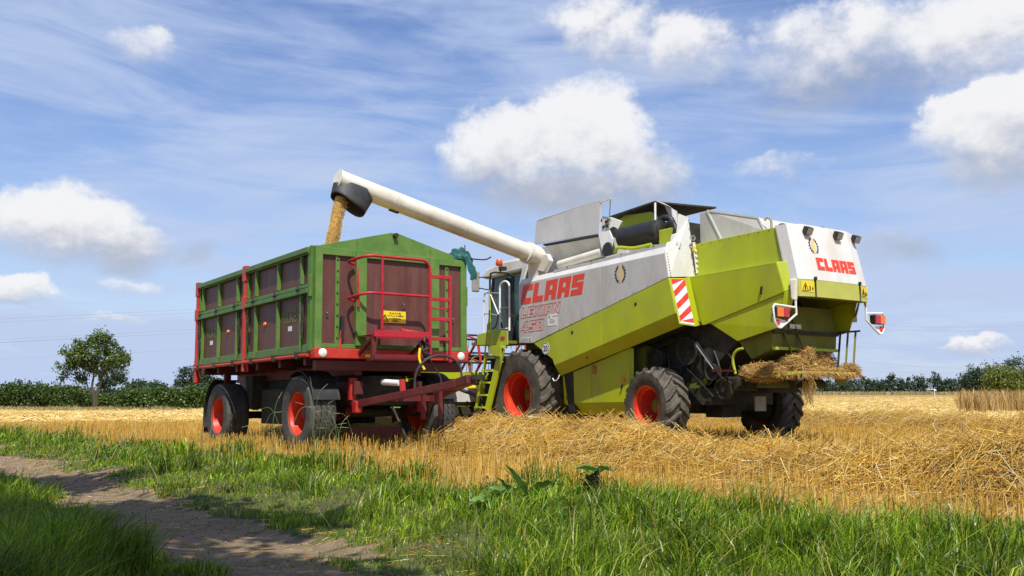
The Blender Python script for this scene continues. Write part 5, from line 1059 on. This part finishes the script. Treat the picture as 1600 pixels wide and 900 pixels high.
MB().plate([(.6, -.7, .95), (.6, -.7, 1.9), (2.05, -.7, 1.15), (2.05, -.7, .5)], (0, 1.4, 0)).build('feeder_house', 'dlime', H)
MB().tube([(1.2, 1.2, 1.05), (1.75, 1.6, 1.02)], .05, 10).build('drive_shaft', 'yellow', H, True)
MB().tube(smooth_path([(1.9, 1.9, 1.05), (1.6, 1.8, .95), (1.3, 1.7, .85), (1.15, 1.6, .6)], 6), .04, 8).build('hydraulic_hose', 'rubber', H, True)
# ------------------------------------------------------------ grain pouring out
def pour():
    r = np.random.default_rng(21); n = 18000; top = TIP - ad * .05 + Vector((0, 0, -.36)); R3 = Matrix.Rotation(math.radians(126), 3, 'Z')
    t = r.uniform(0, 1, n) ** .8; drop = 1.75
    p = np.array([top.x, top.y, top.z]) + np.stack([np.zeros(n), t * .34, -drop * t], 1)
    rad = (.108 - .015 * t)[:, None]; ph = r.uniform(0, 2 * PI, n); q = r.uniform(0, 1, n) ** .4
    p += np.stack([np.cos(ph) * q, np.sin(ph) * q, np.zeros(n)], 1) * rad * np.array([[1.1, 1.1, 1]]) * (1 + .08 * np.sin(t * 23)[:, None])
    dust = r.uniform(0, 1, n) < .05; p[dust] += r.normal(0, .07, (dust.sum(), 3))
    s = r.uniform(.0034, .006, n)[:, None]; a = nrm(r.normal(0, 1, (n, 3)) + np.array([[0, 0, -1.2]])); u = nrm(np.cross(a, r.normal(0, 1, (n, 3)))); v = np.cross(a, u)
    V = np.stack([p + a * s * 1.9, p + u * s, p + v * s, p - u * s, p - v * s, p - a * s * 1.9], 1).reshape(-1, 3)
    F = (np.arange(n)[:, None] * 6 + np.array([[0, 1, 2, 0, 2, 3, 0, 3, 4, 0, 4, 1, 5, 2, 1, 5, 3, 2, 5, 4, 3, 5, 1, 4]])).ravel()
    return np_mesh('grain_stream', V, F, np.full(n * 8, 3), 'grain')
gs = pour()
tp0 = TIP - ad * .05 + Vector((0, 0, -.30)); core = MB().tube([tp0 + Vector((0, .34 * t, -1.72 * t)) for t in (0, .2, .4, .6, .8, 1.)], .088, 16, True, .078); co_ = core.build('grain_core', 'grainbed', gs, True); co_['kind'] = 'stuff'
gs.location = H.location; gs.rotation_euler = H.rotation_euler; tag(gs, 'golden stream of grain pouring from the rubber spout into the trailer', 'grain', None, 'stuff')
# ------------------------------------------------------------ trees, hedges, wires
def at(px_, py_, Yd):
    """point at depth Yd along the view that shows at photo pixel (px_, py_)"""
    c, s = math.cos(PITCH), math.sin(PITCH); dx = (px_ - 800) / 1450; dz = (450 - py_) / 1450
    d = Vector((dx, c - s * dz, s + c * dz)); return Vector((0, 0, .95)) + d * (Yd / d.y)
def make_tree(name, base, blobs, n_clump, n_leaf, leaf, m, label, trunks, seed, cat='tree', group=None, spread=.28):
    """blobs: (centre offset, radii) making up the crown; trunks: list of (points, r0, r1)"""
    r = np.random.default_rng(seed); o = empty(name, base); tag(o, label, cat, group)
    C = []
    vol = np.array([b[1][0] * b[1][1] * b[1][2] for b in blobs]) ** .67; vol = vol / vol.sum()
    for (c, rd), f in zip(blobs, vol):
        k = max(3, int(n_clump * f)); u = nrm(r.normal(0, 1, (k, 3))) * (r.uniform(.25, 1, (k, 1)) ** .5); C.append(np.array(c) + u * np.array(rd) * r.uniform(.85, 1.12, (k, 1)))
    C = np.concatenate(C); ctr = C.mean(0); sp = spread * r.uniform(.6, 1.3, len(C)) * np.mean([b[1][0] for b in blobs]) * .55
    V, F, sz = leaf_cloud(C, n_leaf, sp, leaf, r, ctr); np_mesh('crown', V, F, sz, m, o)
    for pts, r0, r1 in trunks: MB().tube(smooth_path(pts, 4), r0, 8, True, r1).build('trunk', 'bark', o, True)
    if trunks:
        lm = MB(); tops = [Vector(t[0][-1]) for t in trunks]
        for q in range(0, len(C), max(1, len(C) // 16)):
            p = Vector(C[q]); t = min(tops, key=lambda a: (a - p).length); s_ = t - Vector((0, 0, .0)); lm.tube(smooth_path([s_, s_.lerp(p, .5) + Vector((0, 0, .08 * (p - s_).length)), p], 3), trunks[0][2] * .55, 5, True, trunks[0][2] * .15)
        lm.build('limb', 'bark', o, True)
    return o
gz = lambda x, y: float(height(np.array([x]), np.array([y]))[0])
k = 75 / 1450.
b0 = at(147, 630, 75); b0.z = gz(b0.x, b0.y)
def off(px_, py_, dy=0.): q = at(px_, py_, 75 + dy); return (q.x - b0.x, dy, q.z - b0.z)
blobs = [(off(148, 543), (1.75, 1.6, 1.05)), (off(176, 560, .6), (1.25, 1.2, .95)), (off(116, 556, -.4), (1.25, 1.1, .8)), (off(100, 590, .3), (.42, .5, .3)), (off(108, 572), (.9, .9, .6)), (off(192, 566), (.6, .7, .6)), (off(150, 575, .5), (1.2, 1.1, .7)), (off(124, 590, .8), (.7, .7, .35)), (off(162, 528), (.9, .9, .5))]
tr = [([(0.05, 0, -.1), (.0, 0, .9), (-.25, .05, 1.8), (-.15, .1, 2.8)], .17, .07), ([(.1, .05, -.1), (.14, .05, 1.0), (.32, .1, 1.9), (.5, .15, 3.0)], .16, .07), ([(-.05, .1, .9), (-.45, .1, 1.5), (-.9, .2, 2.4)], .09, .04)]
make_tree('field_tree', b0, blobs, 215, 46, .092, 'leaf', 'tall open-crowned tree with forked trunk standing alone above the left hedge', tr, 31, spread=.30)
b1 = at(171, 622, 96); b1.z = gz(b1.x, b1.y); s_ = 96 / 1450
make_tree('small_tree', b1, [((0, 0, (611 - 588) * s_ + 1.3), (1.55, 1.4, 1.2)), ((.6, 0, (611 - 582) * s_ + 1.2), (1.0, .9, .9)), ((-.3, .2, (611 - 600) * s_ + 1.2), (1.2, 1., .6))], 70, 40, .10, 'fir', 'small thin pale tree just right of the forked tree trunk', [([(0, 0, 0), (.05, 0, 1.2), (.0, 0, 2.4)], .08, .04)], 32)
def hedge(name, pxs, tops, depth, thick, label, m, seed, n, leaf=.10, base=None, group=None, cat='hedge'):
    r = np.random.default_rng(seed); P0 = at(pxs[0], 620, depth); o = empty(name, (P0.x, depth, gz(P0.x, depth))); tag(o, label, cat, group)
    fx_ = r.uniform(0, 1, n); pxv = pxs[0] + fx_ * (pxs[-1] - pxs[0]); tp = np.interp(pxv, pxs, tops) + (vn(pxv, pxv * 0, 11., seed) - .5) * 9
    X_ = (pxv - 800) / 1450 * depth; top = .95 + (611 - tp) / 1450 * depth; dy = r.uniform(-.5, .5, n) * thick
    g = height(X_, np.full(n, float(depth))); hz = np.maximum(top - g, .3); t = r.uniform(0, 1, n) ** .75; rnd = np.sqrt(np.maximum(0, 1 - (2 * dy / thick) ** 2))
    C = np.stack([X_ - P0.x, dy, t * hz * (.55 + .45 * rnd)], 1); V, F, sz = leaf_cloud(C, 9, leaf * 1.5, leaf, r); np_mesh('foliage', V, F, sz, m, o)
    st_ = MB()
    for q in range(0, n, max(1, n // 40)): st_.tube([(C[q, 0], C[q, 1] * .5, 0), (C[q, 0] + .05, C[q, 1] * .6, max(C[q, 2], .4))], .025, 5)
    st_.build('stems', 'bark', o); return o
hedge('hedge', [-160, -60, 0, 40, 80, 130], [600, 602, 601, 598, 602, 606], 74, 2.4, 'long dark green hedge at the left edge of the field', 'hedge', 41, 2600)
hedge('hedge', [118, 140, 160, 200], [604, 616, 622, 614], 82, 2., 'low broken hedge under the forked tree', 'hedge', 42, 900)
hedge('hedge', [196, 220, 250, 300, 330, 420, 560], [612, 608, 607, 606, 606, 604, 604], 70, 2.6, 'rounded bright hedge behind the rear of the trailer', 'hedge', 43, 3000)
hedge('thicket', [205, 215, 235, 252, 258], [606, 598, 596, 600, 606], 150, 6., 'dark distant copse above the hedge, left of the trailer', 'fir', 44, 500, .24, cat='trees')
hedge('thicket', [120, 160, 205, 270], [612, 616, 612, 610], 130, 5., 'low far hedge line seen through the gap beside the tree', 'fir', 45, 600, .22, cat='hedge')
b2 = at(302, 618, 92); b2.z = gz(b2.x, b2.y); s_ = 92 / 1450
make_tree('bushy_tree', b2, [((.2, 0, 2.5), (2.0, 1.7, 1.5)), ((-1.1, .1, 1.7), (1.3, 1., 1.0)), ((1.6, .2, 2.3), (1.5, 1.2, 1.3)), ((.0, 0, 3.5), (.9, .8, .6)), ((2.6, .3, 1.7), (1.2, 1., 1.0))], 130, 42, .11, 'fir', 'bushy dark tree peeping out behind the rear corner of the trailer', [([(0, 0, 0), (.05, 0, 1.2), (.1, 0, 2.4)], .12, .05)], 33)
# row of far trees on the right
words = ['first', 'second', 'third', 'fourth', 'fifth', 'sixth', 'seventh', 'eighth', 'ninth', 'tenth', 'eleventh', 'twelfth', 'thirteenth', 'fourteenth', 'fifteenth', 'sixteenth', 'seventeenth', 'eighteenth']
row = [(1172, 596, 16), (1196, 598, 16), (1222, 596, 16), (1248, 592, 18), (1270, 597, 16), (1292, 599, 16), (1312, 597, 16), (1334, 598, 15), (1352, 591, 15), (1374, 597, 16), (1391, 588, 14), (1412, 593, 17), (1434, 591, 17), (1462, 585, 14), (1480, 595, 16), (1500, 589, 17), (1517, 593, 15)]
for i, (px_, top, hw) in enumerate(row):
    top -= 3
    D_ = 258 + (i * 37 % 11); q = at(px_, 612, D_); s_ = D_ / 1450; g = gz(q.x, D_); hgt = .95 + (611 - top) * s_ - g; R_ = hw * s_; r = random.Random(i)
    bl = [((0, 0, hgt * .45), (R_ * .95, R_, hgt * .42)), ((r.uniform(-.2, .2) * R_, 0, hgt * .72), (R_ * .62, R_ * .6, hgt * .28)), ((r.uniform(-.8, .8) * R_, 0, hgt * .35), (R_ * .8, R_, hgt * .32)), ((r.uniform(-.5, .5) * R_, 0, hgt * .9), (R_ * .28, R_ * .3, hgt * .12))]
    make_tree('field_side_tree', (q.x, D_, g), bl, 70, 24, .24, 'fir', '%s tree from the left in the far dark row right of the combine' % words[i], [([(0, 0, 0), (0, 0, hgt * .4)], .18, .1)], 100 + i, group='far row of trees', spread=.32)
for px_, top, hw, D_, m, lb in ((1567, 570, 30, 190, 'leafb', 'round yellow-green tree at the right edge above the standing wheat'), (1535, 569, 27, 212, 'fir', 'dark rounded tree touching the yellow-green round tree on its left'), (1600, 556, 40, 222, 'fir', 'tall dark tree behind the yellow-green round tree at the right edge'), (1652, 558, 44, 214, 'fir', 'dark tree just beyond the right edge of the view')):
    q = at(px_, 612, D_); s_ = D_ / 1450; g = gz(q.x, D_); hgt = .95 + (611 - top) * s_ - g; R_ = hw * s_
    make_tree('round_tree', (q.x, D_, g), [((0, 0, hgt * .55), (R_, R_, hgt * .45)), ((R_ * .3, -.5, hgt * .35), (R_ * .85, R_, hgt * .35)), ((-R_ * .3, 0, hgt * .4), (R_ * .8, R_, hgt * .4))], 190, 34, .22, m, lb, [([(0, 0, 0), (0, 0, hgt * .4)], .25, .12)], 140 + int(px_), spread=.22)
# roadside trees beside the camera that shade the track
for i, (bx, by, bl, lb) in enumerate(((-5.2, -.8, [((-2.75, 3.5, 6.4), 1.4, .55), ((-1.45, 1.2, 6.2), 1.5, .55), ((-4.3, 1.2, 7.3), 2.4, .6), ((-3.2, -.8, 7.4), 2.2, .6), ((-1.1, 3.4, 7.0), .5, .45)], 'nearer roadside tree left of the camera whose shade falls on the track'),
                                      (-10.4, 4.4, [((-5.0, 6.4, 6.9), 1.4, .5), ((-7.6, 5.4, 7.2), 2.0, .7), ((-9.2, 4.4, 7.4), 2.0, .7)], 'farther roadside tree left of the camera whose shade falls on the far track'))):
    g = gz(bx, by); bb = [((c[0] - bx, c[1] - by, c[2] - g), (R_, R_, R_ * q)) for c, R_, q in bl]; c = bb[0][0]
    make_tree('roadside_tree', (bx, by, g), bb, 600, 46, .12, 'leaf', lb, [([(0, 0, -.1), (.05, .1, 1.8), (c[0] * .3, c[1] * .35, c[2] * .7), (c[0] * .5, c[1] * .6, c[2])], .2, .08)], 60 + i, group='roadside trees', spread=.25)
# dry tall grass at the hedge foot, far wheat strip, standing wheat
def strip(name, n, fx_, m, label, hmin, hmax, w, cat):
    x, y = fx_(n); hh_ = rng.uniform(hmin, hmax, n) * (.72 + .5 * vn(x, y, 1.1, 17)); P = np.stack([x, y, height(x, y)], 1); a = rng.uniform(0, 2 * PI, n); l = hh_ * np.abs(rng.normal(0, .25, n))
    return tag(blades(name, P, hh_, w * rng.uniform(.6, 1.3, n), np.stack([np.cos(a) * l, np.sin(a) * l], 1), m, None, .15), label, cat, None, 'stuff')
def hf(n): px_ = rng.uniform(-60, 430, n); y = 67 + rng.uniform(0, 4.5, n); return (px_ - 800) / 1450 * y, y
strip('dry_grass', 9000, hf, 'drygrass', 'tall dry grass along the foot of the left hedge', .12, .45, .035, 'grass')
def ww(n):
    y = 39 + 26 * rng.uniform(0, 1, n) ** 1.3; x0 = 18.9 + (y - 39) * .46 + (vn(y, y * 0, 1.5, 3) - .5); return x0 + rng.uniform(0, 26, n) ** 1.0, y
strip('standing_wheat', 18000, ww, 'wheat', 'block of uncut brown wheat standing at the right edge', .85, 1.18, .035, 'wheat')
def wf(n): px_ = rng.uniform(1180, 1640, n); y = 226 + rng.uniform(0, 12, n); return (px_ - 800) / 1450 * y, y
strip('far_wheat', 6000, wf, 'drygrass', 'thin strip of pale standing crop before the far row of trees', .7, 1.1, .12, 'wheat')
q = at(1456, 611, 118); fm = empty('field_marker', (q.x, q.y, gz(q.x, q.y))); tag(fm, 'small white crossbar marker on a post standing far out in the stubble', 'marker')
MB().bar((-.75, 0, 1.22), (.25, 0, 1.16), .07, .07).build('crossbar', 'swhite', fm); MB().bar((.25, 0, 1.18), (.55, 0, 1.05), .1, .16).build('plate', 'swhite', fm); MB().bar((.35, 0, 0), (.32, 0, 1.12), .09, .09).build('post', 'cream', fm)
# power lines with their pylon behind the harvester
DP = 300.
py = empty('power_pylon', (at(1000, 600, DP).x, DP, gz(at(1000, 600, DP).x, DP))); tag(py, 'steel lattice power pylon far behind the combine harvester', 'pylon')
HT = .95 + (611 - 440) / 1450 * DP; lat = MB()
for sx in (-1, 1):
    for sy in (-1, 1): lat.bar((sx * 2.6, sy * 2.6, 0), (sx * .5, sy * .5, HT), .22, .22)
for j in range(9):
    za, zb = HT * j / 9, HT * (j + 1) / 9; wa, wb = 2.6 - 2.1 * j / 9, 2.6 - 2.1 * (j + 1) / 9
    for sy in (-1, 1): lat.bar((-wa, sy * wa, za), (wb, sy * wb, zb), .1, .1).bar((wa, sy * wa, za), (-wb, sy * wb, zb), .1, .1)
lat.build('mast', 'steelgrey', py)
def wire(pts, dx, label):
    """parabola through photo points (pixel x, pixel y), spanning to the pylon"""
    X_ = [(p[0] - 800) / 1450 * DP for p in pts]; Z_ = [at(p[0], p[1], DP).z for p in pts]; co = np.polyfit(X_, Z_, len(pts) - 1)
    xs = np.linspace(min(X_), max(X_), 40); o = MB().tube([(x, DP + dx, float(np.polyval(co, x))) for x in xs], .04, 5).build('power_line', 'wire', None, True); tag(o, label, 'power line', 'overhead power lines')
for i, (l, r_, n_) in enumerate((([(-220, 509), (305, 483), (1000, 447)], [(1000, 447), (1333, 505), (1760, 492)], 'highest'), ([(-220, 514), (305, 488), (1000, 453)], [(1000, 453), (1333, 510), (1760, 499)], 'second highest'), ([(-220, 542), (305, 514), (1000, 480)], [(1000, 480), (1333, 540), (1760, 526)], 'third highest'),
        ([(-220, 546), (305, 519), (1000, 485)], [(1000, 485), (1333, 563), (1760, 557)], 'second lowest'), ([(-220, 572), (305, 545), (1000, 508)], [(1000, 508), (1333, 576), (1760, 556)], 'lowest'))):
    wire(l, i * .6, n_ + ' power line wire in the sky left of the trailer'); wire(r_, i * .6, n_ + ' power line wire in the sky right of the combine')
for z in (447, 480, 508): MB().bar((-7, 0, at(1000, z, DP).z - py.location.z), (7, 1.5, at(1000, z, DP).z - py.location.z), .3, .3).build('cross_arm', 'steelgrey', py)
# ------------------------------------------------------------ weeds in the verge
def leaf_blade(base, dirv, up, L_, w, curl, m, parent, name='leaf', nseg=8, wave=.12, seed=0):
    d = Vector(dirv).normalized(); u = Vector(up).normalized(); s = d.cross(u).normalized(); b = MB(); rr = random.Random(seed); p = Vector(base)
    for i in range(nseg + 1):
        t = i / nseg; a = curl * t; dd = (d * math.cos(a) - u * math.sin(a)).normalized(); nn = s.cross(dd)
        ww_ = w * (math.sin(PI * (.08 + .92 * t) ** .75) ** .8 if t < 1 else 0) + .004
        for q, f in ((-1, .22), (-.5, .02), (0, -.08), (.5, .02), (1, .22)): b.v.append(tuple(p + s * ww_ * .5 * q + nn * ww_ * (f + rr.uniform(-wave, wave) * abs(q))))
        p = p + dd * L_ / nseg
    b.f += [(i * 5 + j, i * 5 + j + 1, (i + 1) * 5 + j + 1, (i + 1) * 5 + j) for i in range(nseg) for j in range(4)]
    return b.build(name, m, parent, True, sharp=180)
d1 = empty('dock_plant', (.14, 7.75, gz(.14, 7.75))); tag(d1, 'broad-leaved dock plant with one leaf standing up and one arching left', 'plant')
for i, a in enumerate((((-.02, 0, .10), (-.5, .1, 1), (.8, .1, .5), .32, .16, .35), ((-.10, -.05, .05), (-.7, -.1, .9), (.6, 0, 1), .34, .19, 1.5), ((.03, .1, .05), (.3, .3, 1), (-.5, .2, .5), .26, .19, 1.3), ((.15, .0, .03), (.1, -.2, 1), (-.8, 0, .3), .26, .12, .6), ((-.25, -.1, .0), (-.6, -.3, .7), (.5, 0, 1), .28, .18, 1.2), ((.02, -.15, 0), (.3, -.6, .6), (0, .5, 1), .26, .17, 1.0), ((.3, .1, .02), (.5, -.1, .9), (-.5, 0, .8), .28, .11, .9), ((-.12, .1, .02), (-.3, .2, 1), (.8, 0, .3), .28, .12, .7))):
    leaf_blade(*a[:3], a[3], a[4], a[5], 'dock', d1, seed=i)
d2 = empty('seeding_dock_plant', (.66, 7.9, gz(.66, 7.9))); tag(d2, 'dark seeding dock plant with broad leaves on top, right of the arching dock', 'plant')
MB().tube(smooth_path([(0, 0, 0), (.02, 0, .15), (.04, 0, .30)], 4), .008, 6).build('stem', 'dockdark', d2)
r = np.random.default_rng(4); cz = r.uniform(.04, .24, 60); V, F, sz = leaf_cloud(np.stack([.02 + r.normal(0, .035, 60), r.normal(0, .035, 60), cz], 1), 22, .018, .010, r); o = np_mesh('seed_heads', V, F, sz, 'dockdark', d2); o['kind'] = 'stuff'
for i, a in enumerate((((.03, 0, .28), (-1, -.2, .45), (.2, 0, 1), .17, .13, .7), ((.04, 0, .28), (1, -.2, .35), (0, 0, 1), .17, .12, .8), ((.03, 0, .22), (.7, .3, .8), (0, 0, 1), .2, .11, .9), ((.0, -.02, .27), (-.2, -1, .3), (0, 0, 1), .14, .11, .8), ((.02, 0, .12), (-1, -.4, .5), (.2, 0, 1), .2, .10, .9), ((.02, 0, .06), (.9, -.5, .6), (0, 0, 1), .22, .10, .8))):
    leaf_blade(*a[:3], a[3], a[4], a[5], 'dock', d2, seed=20 + i)
# flowering grass stems beside the trailer wheels
st_ = MB(); hd_ = MB(); rr = random.Random(8)
for i in range(18):
    px_ = rr.choice((rr.uniform(395, 450), rr.uniform(485, 545), rr.uniform(500, 560))); D_ = rr.uniform(10.6, 11.6); q = at(px_, 690, D_); g = gz(q.x, D_); L_ = rr.uniform(.5, 1.05); lx = rr.uniform(-.35, .30); ly = rr.uniform(-.15, .15)
    pts = smooth_path([(q.x, D_, g), (q.x + lx * .15, D_ + ly * .2, g + L_ * .5), (q.x + lx * .55, D_ + ly * .6, g + L_ * .85), (q.x + lx, D_ + ly, g + L_ * (1.0 - abs(lx) * .5))], 4); st_.tube(pts, .0035, 4, True, .002)
    e = pts[-1]; d = (pts[-1] - pts[-2]).normalized(); hd_.tube([e - d * .02, e + d * .01, e + d * .04, e + d * .07], .0045, 5, True, .002)
o = st_.build('flowering_grass', 'stemg'); tag(o, 'thin flowering grass stems rising in front of the trailer front wheel', 'grass', None, 'stuff')
o2 = hd_.build('seed_heads', 'drygrass2', o); o2['kind'] = 'stuff'
